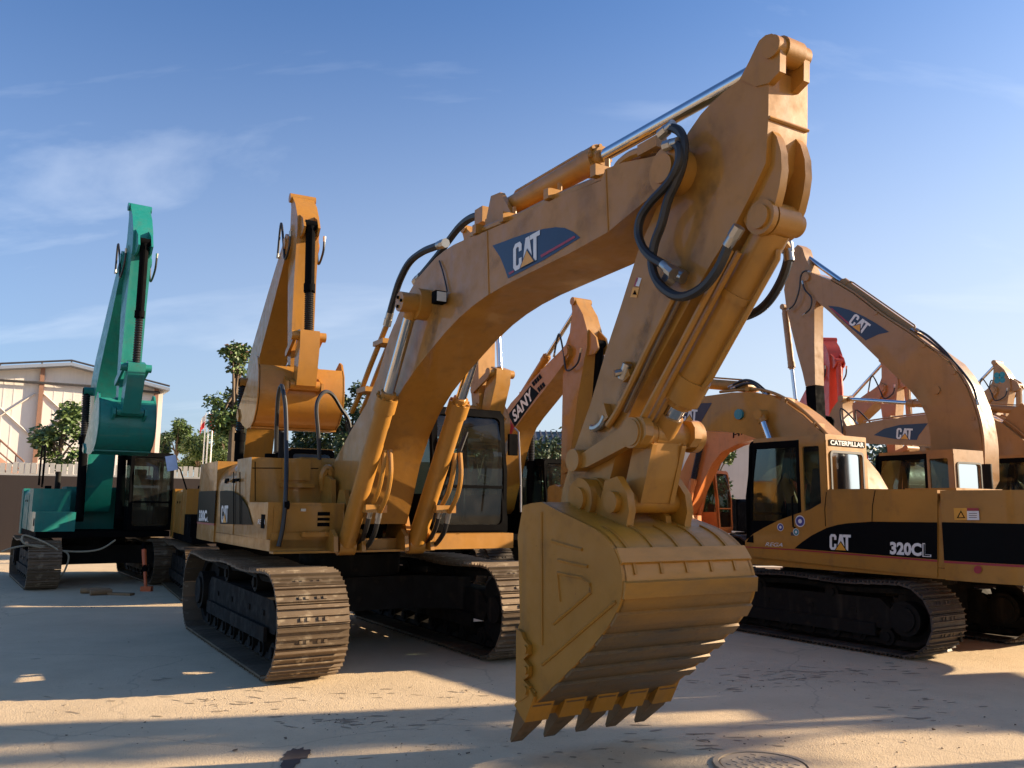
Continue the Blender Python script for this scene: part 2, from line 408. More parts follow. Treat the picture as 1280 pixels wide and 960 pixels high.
def undercarriage(root, gauge, half, r, width, shoemat, detail=True, rot=0.0, pitch=0.216, framemat=None, dx=0.0):
    framemat = framemat or DIRT
    zc = r + 0.05
    Rz = Matrix.Translation((dx, 0, 0)) @ Matrix.Rotation(rot, 4, 'Z')
    path, pt = track_path(half, r, zc, pitch=pitch)
    sm = shoe_mesh(width, pt, shoemat, 'shoe')
    for sgn in (1, -1):
        yc = sgn * gauge / 2
        m = MB()
        m.prism([(half * 0.86, zc - 0.16), (half * 0.92, zc + 0.02), (half * 0.80, zc + 0.20), (-half * 0.78, zc + 0.22), (-half * 0.92, zc + 0.02), (-half * 0.86, zc - 0.16)], yc - 0.17, yc + 0.17, 0.02)
        for k in (-0.55, -0.15, 0.3, 0.62):
            m.box((half * k, yc + sgn * 0.175, zc + 0.03), (0.09, 0.02, 0.06))
        m.span((-half * 0.75, yc - 0.23, zc - 0.26), (half * 0.75, yc - 0.19, zc - 0.10)); m.span((-half * 0.75, yc + 0.19, zc - 0.26), (half * 0.75, yc + 0.23, zc - 0.10))
        t = m.build('track', framemat, root); t.matrix_basis = Rz
        # chain inside the shoes
        c = MB()
        for off in (-0.09, 0.09):
            A = [p - n * 0.09 + Vector((0, yc + off, 0)) for p, n in path]; c.tube(A + A[:1], 0.055, 5, False)
        c.build('chain', DIRT, t, False)
        rl = MB(); rl.pin(0, 0, -0.16, 0.16, 0.11, 14); rl.pin(0, 0, -0.185, 0.185, 0.06, 10); rme = rl.mesh('roller'); rme.materials.append(DIRT)
        if detail:
            for k in range(8):
                o = link('roller', rme, None, t); o.location = (-half * 0.82 + k * half * 1.64 / 7, yc, zc - r + 0.17)
            for k in (-0.35, 0.38):
                o = link('roller', rme, None, t); o.location = (half * k, yc, zc + r - 0.20)
        i = MB(); i.pin(half, zc, yc - 0.12, yc + 0.12, r - 0.12, 28); i.pin(half, zc, yc - 0.20, yc + 0.20, 0.16, 16); i.pin(half, zc, yc - 0.07, yc + 0.07, r - 0.08, 28)
        i.build('idler', DIRT, t)
        sp = MB(); nT = 21
        O = []
        for k in range(nT * 2):
            a = 2 * math.pi * k / (nT * 2); rr = r - (0.06 if k % 2 else 0.13); O.append((-half + rr * math.cos(a), zc + rr * math.sin(a)))
        sp.prism(O, yc - 0.05, yc + 0.05); sp.pin(-half, zc, yc - 0.24, yc + 0.24, r * 0.5, 24); sp.pin(-half, zc, yc - 0.27, yc + 0.27, r * 0.36, 20)
        sp.build('sprocket', DIRT, t)
        if detail:
            for p, n in path:
                tg = Vector((0, 1, 0)).cross(n)
                mt = Matrix((tg, Vector((0, 1, 0)), n)).transposed().to_4x4(); mt.translation = p + Vector((0, yc, 0))
                o = link('shoe', sm, None, t); o.matrix_basis = mt
        else:
            j = MB()
            for p, n in path:
                tg = Vector((0, 1, 0)).cross(n)
                j.box(p + Vector((0, yc, 0)), (pt * 0.92, width, 0.05), Matrix((tg, Vector((0, 1, 0)), n)).transposed())
            o = j.build('shoe', shoemat, t); o['kind'] = 'stuff'
    m = MB()
    m.plan([(0.75, -0.62), (0.75, 0.62), (1.25, gauge / 2 - 0.1), (0.85, gauge / 2 - 0.1), (0.0, 0.8), (-0.85, gauge / 2 - 0.1), (-1.25, gauge / 2 - 0.1), (-0.75, 0.62), (-0.75, -0.62), (-1.25, -gauge / 2 + 0.1), (-0.85, -gauge / 2 + 0.1), (0, -0.8), (0.85, -gauge / 2 + 0.1), (1.25, -gauge / 2 + 0.1)], zc - 0.08, zc + 0.34, 0.03)
    o = m.build('car_body', framemat, root); o.matrix_basis = Rz
    MB().cyl((0, 0, zc + 0.345), (0, 0, zc + 0.62), 0.68, None, 36).build('swing_bearing', DIRT, root)

def cylinder(root, p1, p2, rb, rr, frac, mat, name, eye=None, rodmat=None, boot=False):
    """hydraulic cylinder from the barrel pin p1 to the rod pin p2"""
    p1 = Vector(p1); p2 = Vector(p2); d = (p2 - p1).normalized(); L = (p2 - p1).length; e = eye or rb * 1.15
    pe = p1 + d * (L * frac)
    m = MB(); m.cyl(p1 + d * rb * 0.5, pe, rb, None, 24); m.cyl(pe - d * rb * 1.5, pe + d * 0.012, rb * 1.17, None, 24); m.cyl(pe + d * 0.010, pe + d * 0.07, rb * 0.85, rb * 0.8, 20)
    m.cyl(p1 - Vector((0, e, 0)), p1 + Vector((0, e, 0)), rb * 0.95, None, 18)
    for k in range(8):
        a = k * math.pi / 4; q = d.to_track_quat('Z', 'Y')
        b = pe + q @ Vector((rb * 1.0 * math.cos(a), rb * 1.0 * math.sin(a), 0)); m.cyl(b, b + d * 0.03, 0.018, None, 6)
    side = d.cross(Vector((0, 1, 0))).normalized()
    m.tube([p1 + d * rb * 1.2 + side * rb * 1.02, p1 + d * rb * 1.6 + side * rb * 1.28, pe - d * rb * 2.2 + side * rb * 1.28, pe - d * rb * 1.3 + side * rb * 1.1], rb * 0.17, 8)
    b = m.build(name, mat, root)
    r = MB(); r.cyl(pe, p2 - d * rb * 0.8, rr, None, 20); r.build('rod', rodmat or CHROME, b)
    h = MB(); h.cyl(p2 - d * rb * 1.5, p2, rr * 1.25, rr * 1.35, 16); h.cyl(p2 - Vector((0, e, 0)), p2 + Vector((0, e, 0)), rb * 0.85, None, 18)
    h.build('rod_eye', mat, b)
    if boot:
        q = MB(); n = 18; Lb = (L * (1 - frac) - rb * 1.6)
        pts = []; rad = []
        for k in range(n * 2 + 1):
            pts.append(pe + d * (0.05 + Lb * k / (n * 2))); rad.append(rr * (1.65 if k % 2 else 1.28))
        q.tube(pts, rad, 14); q.build('dust_boot', RUB, b)
    return b
def hose(root, P, r, name='hose', mat=None, fit=True, k=7):
    S = smoothpath(P, k); o = MB().tube(S, r, 8).build(name, mat or RUB, root)
    if fit:
        m = MB()
        for a, b in ((S[0], S[min(3, len(S) - 1)]), (S[-1], S[-min(4, len(S))])):
            d = (b - a).normalized(); m.cyl(a - d * 0.02, a + d * r * 1.6, r * 1.25, None, 8); m.cyl(a + d * r * 1.6, a + d * r * 3.6, r * 1.1, None, 12)
        m.build('hose_fitting', STEEL, o)
    return o
# outlines in their own frames (fractions of the pin-to-pin length)
BOOM_T = [(-.035, .0), (-.02, .035), (.06, .075), (.15, .125), (.25, .182), (.35, .225), (.44, .238), (.52, .222), (.64, .176), (.78, .122), (.90, .072), (.98, .037), (1.025, .022), (1.03, -.012), (1.0, -.034), (.95, -.028), (.82, .004), (.68, .042), (.55, .078), (.47, .094), (.40, .092), (.32, .074), (.20, .030), (.10, -.006), (.02, -.036), (-.02, -.028)]
ARM_T = [(-.40, .03), (-.385, .062), (-.35, .075), (-.26, .155), (-.14, .215), (-.02, .222), (.06, .195), (.35, .130), (.70, .075), (.98, .045), (1.03, .025), (1.04, -.015), (1.0, -.042), (.85, -.045), (.40, -.06), (.06, -.066), (-.05, -.052), (-.14, .0), (-.30, .02), (-.37, .0)]
# bucket outline seen from its right, arm pin at (0, 0), metres at size 1: outer back from hinge to cutting edge, then the opening
BUCK = [(-.02, .12), (.10, .13), (.30, .06), (.50, -.04), (.62, -.20), (.68, -.40), (.66, -.62), (.52, -.90), (.28, -1.18), (.05, -1.40), (-.14, -1.50)]
BUCK_OPEN = [(-.26, -1.46), (-.26, -.95), (-.26, -.30), (-.24, .04), (-.14, .12)]
def xf2(P, o, ang, s=1.0):
    c, n = math.cos(ang), math.sin(ang)
    return [(o[0] + s * (a * c - b * n), o[1] + s * (a * n + b * c)) for a, b in P]
def along(P, a, b, flip=1):
    d = (b[0] - a[0], b[1] - a[1]); n = (-d[1] * flip, d[0] * flip)
    return [(a[0] + p * d[0] + q * n[0], a[1] + p * d[1] + q * n[1]) for p, q in P]
def inset(P, d):
    n = len(P); out = []
    for i in range(n):
        a, b, c = Vector(P[i - 1]), Vector(P[i]), Vector(P[(i + 1) % n])
        t1 = (b - a).normalized(); t2 = (c - b).normalized(); nn = Vector((-(t1.y + t2.y), t1.x + t2.x))
        if nn.length < 1e-6: nn = Vector((-t1.y, t1.x))
        nn.normalize(); out.append((b.x + nn.x * d, b.y + nn.y * d))
    return out
def bucket(root, back, opening, y0, y1, mat, teeth=5, wear=True, tdir=None, tooth_len=0.30, detail=True, flare=0.0):
    """back: hinge -> cutting edge outline (x, z); opening: cutting edge -> hinge"""
    yc = (y0 + y1) / 2; n = len(back)
    cen = Vector((sum(p[0] for p in back) / n, sum(p[1] for p in back) / n))
    op = Vector(opening[len(opening) // 2]); 
    inner = []
    for i, p in enumerate(back):
        a = Vector(back[max(i - 1, 0)]); b = Vector(back[min(i + 1, n - 1)]); t = (b - a).normalized(); q = Vector((-t.y, t.x))
        if q.dot(op - Vector(p)) < 0: q = -q
        inner.append((p[0] + q.x * 0.03, p[1] + q.y * 0.03))
    zt_, zb_ = max(p[1] for p in back), min(p[1] for p in back)
    fy = lambda z: flare * min(1, max(0, (zt_ - z) / (zt_ - zb_)))
    def sweep(P, a, b_, bev=0.0):      # an outline swept across the bucket, wider towards the cutting edge
        return MB().loft([Vector((p[0], a + (fy(p[1]) if a > yc else 0), p[1])) for p in P], [Vector((p[0], b_ + (fy(p[1]) if b_ > yc else 0), p[1])) for p in P], bev)
    m = sweep(list(back) + inner[::-1], y0 + 0.02, y1 - 0.02)
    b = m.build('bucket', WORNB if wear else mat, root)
    for s, yy in ((-1, y0), (1, y1)):
        q = sweep(list(back) + list(opening), yy, yy - s * 0.035, 0.006)
        q.build('side_plate', mat, b)
    def pt(f):          # point at fraction f along the back, with outward normal
        Ls = [(Vector(back[i + 1]) - Vector(back[i])).length for i in range(n - 1)]; T = sum(Ls) * f; i = 0
        while i < n - 2 and T > Ls[i]: T -= Ls[i]; i += 1
        a = Vector(back[i]); c = Vector(back[i + 1]); t = (c - a).normalized(); q = Vector((-t.y, t.x))
        if q.dot(op - a) > 0: q = -q
        return a + t * T, t, q
    if detail:
        # wear straps across the back
        for f in ((0.36, 0.44, 0.52, 0.60, 0.68, 0.76, 0.84) if wear else (0.5,)):
            p, t, q = pt(f); hw = 0.055
            P = [p - t * hw - q * 0.006, p + t * hw - q * 0.006, p + t * (hw - 0.004) + q * 0.020, p - t * (hw - 0.004) + q * 0.020]
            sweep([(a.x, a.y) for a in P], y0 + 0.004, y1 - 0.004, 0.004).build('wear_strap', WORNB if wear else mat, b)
        if wear:
            for k in range(5):
                yy = y0 + (y1 - y0) * (k + 0.5) / 5
                fs = [0.23 + 0.07 * j / 2 for j in range(6)]
                P = []; Q = []
                for f in fs:
                    p, t, q = pt(f); P.append(p - q * 0.004); Q.append(p + q * 0.012)
                MB().prism([(a.x, a.y) for a in P] + [(a.x, a.y) for a in Q[::-1]], yy - 0.012, yy + 0.012).build('weld_rib', mat, b)
    # cutting edge and teeth
    p, t, q = pt(1.0)
    td = Vector(tdir).normalized() if tdir else t
    tq = Vector((-td.y, td.x))
    if tq.dot(q) < 0: tq = -tq
    e = [p - td * 0.22 + tq * 0.012, p + td * 0.05 + tq * 0.012, p + td * 0.07 - tq * 0.02, p - td * 0.20 - tq * 0.055]
    sweep([(a.x, a.y) for a in e], y0 - 0.012, y1 + 0.012, 0.006).build('cutting_edge', mat, b)
    for k in range(teeth):
        yy = y0 + 0.07 + (y1 + flare - y0 - 0.14) * k / (teeth - 1)
        A = [p - td * 0.12 + tq * 0.05, p + td * 0.10 + tq * 0.045, p + td * tooth_len + tq * 0.0 - tq * 0.01, p + td * (tooth_len - 0.01) - tq * 0.03, p + td * 0.08 - tq * 0.085, p - td * 0.12 - tq * 0.075]
        w0 = 0.080 if wear else 0.065
        a0 = []; b0 = []
        for j, a in enumerate(A):
            ww = w0 * (0.62 if j in (2, 3) else 1.0)
            a0.append(Vector((a.x, yy - ww, a.y))); b0.append(Vector((a.x, yy + ww, a.y)))
        MB().loft(a0, b0, 0.008).build('tooth', WORN if wear else mat, b)
        ad = [p - td * 0.20 + tq * 0.035, p + td * 0.03 + tq * 0.07, p + td * 0.05 - tq * 0.10, p - td * 0.20 - tq * 0.07]
        MB().prism([(a.x, a.y) for a in ad], yy - 0.10, yy + 0.10, 0.012).build('tooth_adapter', mat, b)
    return b, pt

def counterweight_plan(hw, xc, xr, grow=0.0, k=9, e=0.5):
    P = []
    for i in range(-k, k + 1):
        a = math.pi / 2 * i / k; c, s_ = math.cos(a), math.sin(a)
        P.append((xc - (xc - xr) * (abs(c) ** e) - grow * abs(c), (hw + grow * abs(s_)) * math.copysign(abs(s_) ** e, s_)))
    return P
def upper(root, d, mat, band=None, front=True, right_tank=True, left_body=True, cabmat=None, doormat=None, blind=False):
    hw, zf, zt, xr, xc, xf = d['hw'], d['zf'], d['zt'], d['xr'], d['xc'], d['xf']
    cabx0, cabx1, caby0, caby1, cz0, cz1 = d['cab']
    # revolving frame
    MB().plan([(xf, -hw + .05), (xf, hw - .05), (xc, hw - .02), (xc, -hw + .02)], zf + 0.005, zf + 0.135, 0.015).build('revolving_frame', d.get('framemat', mat), root)
    # counterweight
    P = counterweight_plan(hw, xc, xr, e=d.get('cwe', 0.5))
    c = MB().plan(P, zf, zt, d.get('cwbev', 0.07)).build('counterweight', mat, root)
    if band:
        z0, z1 = band; Q = [p for p in counterweight_plan(hw, xc, xr, 0.006, e=d.get('cwe', 0.5)) ]
        m = MB(); 
        m.loft([Vector((p[0], p[1], z0)) for p in Q], [Vector((p[0], p[1], z1)) for p in Q], 0, False)
        m.build('stripe', DECK, c)
        m = MB(); m.loft([Vector((p[0], p[1], z0 - 0.03)) for p in Q], [Vector((p[0], p[1], z0 - 0.004)) for p in Q], 0, False); m.build('pinstripe', DRED, c)
    # engine hood with rounded shoulders
    rr = d.get('shoulder', 0.12); hx = d.get('hood_x', -0.45)
    pr = []
    for a in range(0, 91, 15):
        pr.append((hw - 0.02 - rr + rr * math.cos(R(a)), zt - 0.01 - rr + rr * math.sin(R(a))))
    sec = [(hw - 0.02, zf + 0.14)] + pr; sec = sec + [(-y, z) for y, z in sec[::-1]]
    h = MB().loft([Vector((xc + 0.008, y, z)) for y, z in sec], [Vector((hx, y, z)) for y, z in sec], 0.012).build('engine_hood', mat, root)
    MB().span((xc + 0.2, -0.62, zt - 0.01), (hx - 0.15, 0.62, zt + 0.05), 0.02).build('hood_cover', mat, h)
    MB().cyl((xc + 0.45, -0.75, zt - 0.02), (xc + 0.45, -0.75, zt + 0.42), 0.065, None, 14).build('exhaust', DIRT, h)
    for yy in (hw - 0.017, -hw + 0.017):
        for xx in (xc + 0.5, xc + 0.95):
            MB().box((xx, yy, zt - 0.30), (0.12, 0.012, 0.05), None, 0.004).build('latch', BLK, h)
    # right side: tank and storage box
    if right_tank:
        tx = d.get('tank_x', 0.45)
        t = MB().span((hx + 0.006, -hw + 0.03, zf + 0.14), (tx, -0.62, zt - 0.02), d.get('tankbev', 0.05)).build('fuel_tank', mat, root)
        MB().cyl((tx - 0.35, -hw + 0.35, zt - 0.03), (tx - 0.35, -hw + 0.35, zt + 0.05), 0.07, None, 16).build('filler_cap', BLK, t)
        s = MB().span((tx + 0.006, -hw + 0.015, zf + 0.14), (xf - 0.02, -0.62, zf + 0.56), 0.025).build('storage_box', mat, root)
        MB().box((xf - 0.20, -hw + 0.012, zf + 0.34), (0.14, 0.01, 0.16), None, 0.004).build('grille', BLK, s)
    if left_body:
        MB().span((hx + 0.006, caby0 + 0.06, zf + 0.14), (cabx0 - 0.01, hw - 0.02, zt - 0.02), 0.04).build('side_body', mat, root)
    # cab
    return cab(root, d['cab'], cabmat or mat, doormat or BLK, blind)
def cab(root, box, mat, fm, blind=False, seat=True):
    x0, x1, y0, y1, z0, z1 = box; rk = 0.14       # the windscreen leans back a little
    H = z1 - z0
    # shell: floor, lower panels, rear panel ring, roof
    m = MB()
    m.span((x0, y0, z0), (x1 - 0.02, y1, z0 + 0.10), 0.01)
    m.span((x0 - 0.01, y0 + 0.01, z1 - 0.09), (x1 - rk - 0.06, y1 - 0.01, z1), 0.045)
    c = m.build('cab', mat, root)
    def XF(z): return x1 - 0.01 - (rk * max(0, (z - z0 - 0.55 * H) / (0.45 * H)) ** 1.4)
    def face(P, fx, thick, name, mt):
        pass
    # front frame (black) with upper and lower panes
    W = y1 - y0
    def fr(a, b): return Vector((XF(b), a, b))
    O = rrect(y0, z0 + 0.02, y1, z1 - 0.02, 0.09); I = rrect(y0 + 0.075, z0 + 0.10, y1 - 0.075, z1 - 0.11, 0.07)
    MB().ring([fr(a, b) for a, b in O], [fr(a, b) for a, b in I], (-0.07, 0, 0)).build('front_frame', fm, c)
    zs = z0 + 0.36 * H
    MB().span((XF(zs) - 0.05, y0 + 0.07, zs - 0.02), (XF(zs) - 0.005, y1 - 0.07, zs + 0.02)).build('window_bar', fm, c)
    def strip(za, zb, n):
        A = []; B = []
        for k in range(n + 1):
            z = za + (zb - za) * k / n
            A.append(Vector((XF(z) - 0.03, y0 + 0.07, z))); B.append(Vector((XF(z) - 0.03, y1 - 0.07, z)))
        q = MB()
        va = [q.bm.verts.new(p) for p in A]; vb = [q.bm.verts.new(p) for p in B]
        for i in range(n): q.bm.faces.new((va[i], va[i + 1], vb[i + 1], vb[i]))
        return q
    strip(z0 + 0.09, zs - 0.02, 2).build('window_pane', GLASS, c)
    strip(zs + 0.02, z1 - 0.10, 6).build('window_pane', GLASS, c)
    # sides
    for yy, th in ((y1, -0.05), (y0, 0.05)):
        zb = z0 + 0.30 * H
        O = [(x0 + 0.0, z0 + 0.02), (x1 - 0.03, z0 + 0.02), (XF(z0 + .5 * H) - 0.02, z0 + 0.5 * H), (XF(z1 - 0.05) - 0.04, z1 - 0.05), (x0 + 0.0, z1 - 0.05)]
        xm = x0 + 0.30 * (x1 - x0)
        I1 = [(xm + 0.05, zb), (x1 - 0.12, zb), (XF(z0 + .5 * H) - 0.10, z0 + 0.5 * H), (XF(z1 - 0.15) - 0.12, z1 - 0.16), (xm + 0.05, z1 - 0.16)]
        # front door leaf ring
        O1 = [(xm, z0 + 0.04), (x1 - 0.03, z0 + 0.04), (XF(z0 + .5 * H) - 0.02, z0 + 0.5 * H), (XF(z1 - 0.05) - 0.04, z1 - 0.06), (xm, z1 - 0.06)]
        dn = 'door' if yy == y1 else 'side_frame'
        dd = MB().ring([Vector((a, yy, b)) for a, b in O1], [Vector((a, yy, b)) for a, b in I1], (0, th, 0)).build(dn, fm, c)
        MB().poly([Vector((a, yy + th * 0.5, b)) for a, b in I1]).build('window_pane', GLASS, c)
        O2 = rrect(x0, z0 + 0.10, xm - 0.006, z1 - 0.06, 0.03); I2 = rrect(x0 + 0.10, zb, xm - 0.05, z1 - 0.16, 0.03)
        MB().ring([Vector((a, yy - 0.002 * (1 if th < 0 else -1), b)) for a, b in O2], [Vector((a, yy - 0.002 * (1 if th < 0 else -1), b)) for a, b in I2], (0, th, 0)).build('rear_pillar', mat, c)
        MB().poly([Vector((a, yy + th * 0.5, b)) for a, b in rrect(x0 + 0.09, zb - 0.01, xm - 0.04, z1 - 0.15, 0.03)]).build('window_pane', GLASS, c)
        if yy == y1:
            MB().tube([(xm + 0.10, yy + 0.012, z0 + 0.25 * H), (xm + 0.10, yy + 0.06, z0 + 0.26 * H), (xm + 0.10, yy + 0.06, z0 + 0.50 * H), (xm + 0.10, yy + 0.012, z0 + 0.51 * H)], 0.013, 6).build('grab_rail', BLK, c)
            MB().box((xm + 0.12, yy + 0.008, z0 + 0.20 * H), (0.11, 0.02, 0.05), None, 0.005).build('door_handle', DKGR, c)
    # rear
    zb = z0 + 0.46 * H
    O = rrect(y0 + 0.012, z0 + 0.10, y1 - 0.012, z1 - 0.07, 0.05); I = rrect(y0 + 0.12, zb, y1 - 0.10, z1 - 0.24, 0.06)
    MB().ring([Vector((x0 - 0.012, a, b)) for a, b in O], [Vector((x0 - 0.012, a, b)) for a, b in I], (0.05, 0, 0)).build('rear_panel', mat, c)
    O = rrect(y0 + 0.105, zb - .015, y1 - 0.085, z1 - 0.225, 0.07); I = rrect(y0 + 0.14, zb + .02, y1 - 0.12, z1 - 0.26, 0.05)
    MB().ring([Vector((x0 - 0.016, a, b)) for a, b in O], [Vector((x0 - 0.016, a, b)) for a, b in I], (-0.012, 0, 0)).build('window_seal', RUB, c)
    MB().poly([Vector((x0 + 0.01, a, b)) for a, b in rrect(y0 + 0.11, zb - 0.01, y1 - 0.09, z1 - 0.23, 0.05)]).build('window_pane', GLASS, c)
    # seat, console, roof hatch
    q = MB(); q.span((x0 + 0.35, y0 + 0.25, z0 + 0.11), (x0 + 0.85, y1 - 0.25, z0 + 0.55), 0.05); q.box((x0 + 0.36, (y0 + y1) / 2, z0 + 0.92), (0.16, W - 0.48, 0.75), Matrix.Rotation(R(-8), 3, 'Y'), 0.06)
    q.box((x0 + 0.33, (y0 + y1) / 2, z0 + 1.36), (0.10, 0.26, 0.16), None, 0.04)
    q.build('seat', SEAT, c)
    q = MB(); q.span((x1 - 0.45, y0 + 0.12, z0 + 0.11), (x1 - 0.25, y0 + 0.3, z0 + 0.80), 0.03); q.span((x0 + 0.3, y0 + 0.10, z0 + 0.11), (x0 + 0.9, y0 + 0.23, z0 + 0.68), 0.03)
    q.tube([(x1 - 0.5, y0 + 0.5, z0 + 0.1), (x1 - 0.5, y0 + 0.5, z0 + 0.7)], 0.015, 6); q.tube([(x1 - 0.5, y1 - 0.4, z0 + 0.1), (x1 - 0.5, y1 - 0.4, z0 + 0.7)], 0.015, 6)
    q.build('console', SEAT, c)
    return c, XF

def boom_set(M, foot, tip, armtip, mat, yc, wb=0.58, wa=0.40, bk_ang=0.0, bk_s=1.0, bk_w=1.3, armmat=None, bmat=None, boots=False, bm_cyl=True, tipmat=None, bcyl=True, teeth=5, barrelmat=None):
    """boom, arm, bucket and rams of a machine from its pins (local x, z)"""
    root = M.root; armmat = armmat or mat; bmat = bmat or mat; barrelmat = barrelmat or mat
    L = math.dist(foot, tip); La = math.dist(tip, armtip)
    B = along(BOOM_T, foot, tip)
    o = MB().prism(B, yc - wb / 2, yc + wb / 2, 0.012).build('boom', mat, root)
    m = MB()
    for p in (foot, tip):
        m.pin(p[0], p[1], yc - wb / 2 - 0.03, yc + wb / 2 + 0.03, 0.11, 18)
    k = along([(.41, .165)], foot, tip)[0]
    m.pin(k[0], k[1], yc - wb / 2 - 0.20, yc + wb / 2 + 0.20, 0.10, 18)
    m.build('pin', mat, o)
    # pipes on the boom's back
    pl = [(.16, .138), (.25, .192), (.35, .236), (.44, .248), (.52, .232), (.64, .186), (.78, .132), (.92, .074)]
    for yy in (-0.17, 0.17):
        P = [Vector((a, yc + yy, b)) for a, b in along(pl, foot, tip)]
        MB().tube(smoothpath(P, 3), 0.022, 6).build('pipe', mat, o)
    for f in ((.22, .176), (.40, .246), (.60, .204), (.80, .126)):
        c = along([f], foot, tip)[0]; MB().box((c[0], yc, c[1]), (0.06, 0.46, 0.06)).build('pipe_clamp', mat, o)
    # arm (its front side away from the machine is +q in ARM_T with flip)
    A = along(ARM_T, tip, armtip, 1)
    ar = MB().prism(A, yc - wa / 2, yc + wa / 2, 0.012).build('arm', armmat, root)
    top = along([(-.37, .035)], tip, armtip, 1)[0]; bc = along([(-.04, .285)], tip, armtip, 1)[0]
    lug = along([(-.17, .18), (-.08, .30), (0, .33), (.035, .29), (.04, .19)], tip, armtip, 1)
    m = MB(); m.prism(lug, yc - 0.15, yc - 0.11, 0.006); m.prism(lug, yc + 0.11, yc + 0.15, 0.006)
    m.pin(top[0], top[1], yc - wa / 2 - 0.04, yc + wa / 2 + 0.04, 0.09, 16); m.pin(armtip[0], armtip[1], yc - wa / 2 - 0.05, yc + wa / 2 + 0.05, 0.13, 18)
    m.build('lug', armmat, ar)
    # link pins near the arm's tip
    rk0 = along([(.86, .0)], tip, armtip, 1)[0]; rk1 = along([(.80, .23)], tip, armtip, 1)[0]
    bpin = xf2([(.36, .17)], armtip, bk_ang, bk_s)[0]
    for s_ in (-1, 1):
        yy = yc + s_ * (wa / 2 + 0.035)
        q = along([(0, .10), (-.08, .06), (-.09, -.05), (0, -.1), (1, -.1), (1.09, -.05), (1.09, .05), (1, .1)], rk0, rk1)
        MB().prism(q, yy - 0.025, yy + 0.025, 0.006).build('rocker_link', armmat, ar)
    d = Vector((bpin[0] - rk1[0], bpin[1] - rk1[1])); Ld = d.length
    q = along([(-.12, .12), (-.12, -.12), (0.2, -.2), (1.0, -.16), (1.1, 0), (1.0, .16), (.2, .2)], rk1, bpin)
    lk = MB(); lk.prism(q, yc - 0.17, yc + 0.17, 0.015); lk.pin(rk1[0], rk1[1], yc - wa / 2 - 0.1, yc + wa / 2 + 0.1, 0.085, 16); lk.pin(bpin[0], bpin[1], yc - 0.26, yc + 0.26, 0.085, 16)
    lk.build('bucket_link', armmat, root)
    if bcyl:
        cylinder(root, (bc[0], yc, bc[1]), (rk1[0], yc, rk1[1]), 0.085, 0.05, 0.60 if boots else 0.66, barrelmat, 'bucket_cylinder', 0.10, boot=boots)
    ab = along([(.30, .285)], foot, tip)[0]
    cylinder(root, (ab[0], yc, ab[1]), (top[0], yc, top[1]), 0.09, 0.052, 0.60, mat, 'arm_cylinder', 0.11)
    m = MB(); m.prism(along([(.26, .19), (.28, .29), (.31, .31), (.335, .28), (.36, .225)], foot, tip), yc - 0.13, yc - 0.10); m.prism(along([(.26, .19), (.28, .29), (.31, .31), (.335, .28), (.36, .225)], foot, tip), yc + 0.10, yc + 0.13); m.build('cylinder_lug', mat, o)
    if bm_cyl:
        for s_ in (-1, 1):
            yy = yc + s_ * (wb / 2 + 0.13)
            cylinder(root, (foot[0] + 0.75, yy, foot[1] - 0.32), (k[0], yy, k[1]), 0.095, 0.055, 0.62, barrelmat, 'boom_cylinder', 0.08, boot=boots)
    # hoses round the arm joint
    for s_ in (-1, 1):
        yy = yc + s_ * (wa / 2 + 0.06)
        P = [along([(.93, .06)], foot, tip)[0], along([(1.03, .10)], foot, tip)[0], along([(.0, -.02)], tip, armtip)[0], along([(.14, .03)], tip, armtip)[0], along([(.10, .16)], tip, armtip)[0], along([(0.0, .20)], tip, armtip)[0]]
        hose(root, [Vector((a, yy + s_ * 0.05, b)) for a, b in P], 0.022)
    # bucket
    s_ = bk_s
    bb = xf2(BUCK, armtip, bk_ang, s_); bo = xf2(BUCK_OPEN, armtip, bk_ang, s_)
    b, pt = bucket(root, bb, bo, yc - bk_w / 2, yc + bk_w / 2, bmat, teeth, wear=False, tooth_len=0.24)
    ears = xf2([(-.02, .02), (-.09, .05), (-.12, -.06), (.0, -.12), (.30, -.02), (.46, .04), (.46, .20), (.36, .25), (.27, .18), (.14, .09)], armtip, bk_ang, s_)
    for yy in (yc - wa / 2 - 0.10, yc + wa / 2 + 0.10):
        MB().prism(ears, yy - 0.022, yy + 0.022, 0.006).build('ear', bmat, b)
    return dict(boom=o, arm=ar, bucket=b, foot=foot, tip=tip, top=top, k=k)

GRP = 'excavators parked in the yard'
FWD = (0.515, -0.857)

# ================================================================== the big excavator in front
A = Mach('excavator', 'largest yellow excavator, in front, its toothed bucket hanging nearest the camera', (-2.2, 11.75), FWD, GRP)
ar = A.root
undercarriage(ar, 2.62, 2.02, 0.53, 0.76, SHOE, True, 0.0)
MD = dict(hw=1.55, zf=1.30, zt=2.44, xr=-3.25, xc=-1.30, xf=1.44, cab=(-0.30, 1.45, 0.55, 1.65, 1.50, 3.14), hood_x=-0.25, shoulder=0.36, tank_x=0.50, cwbev=0.30, tankbev=0.14, cwe=0.33)
c, XF = upper(ar, MD, YEL, band=(1.56, 2.02), cabmat=BLK)
for k in range(3):
    pass
# step in front of the cab, lit by the sun
MB().span((1.30, 0.46, 1.305), (1.68, 1.60, 1.495), 0.06).build('cab_step', YEL2, ar)
MB().span((1.44, -1.5, 1.285), (1.60, 0.45, 1.31), 0.006).build('front_plate', YEL, ar)
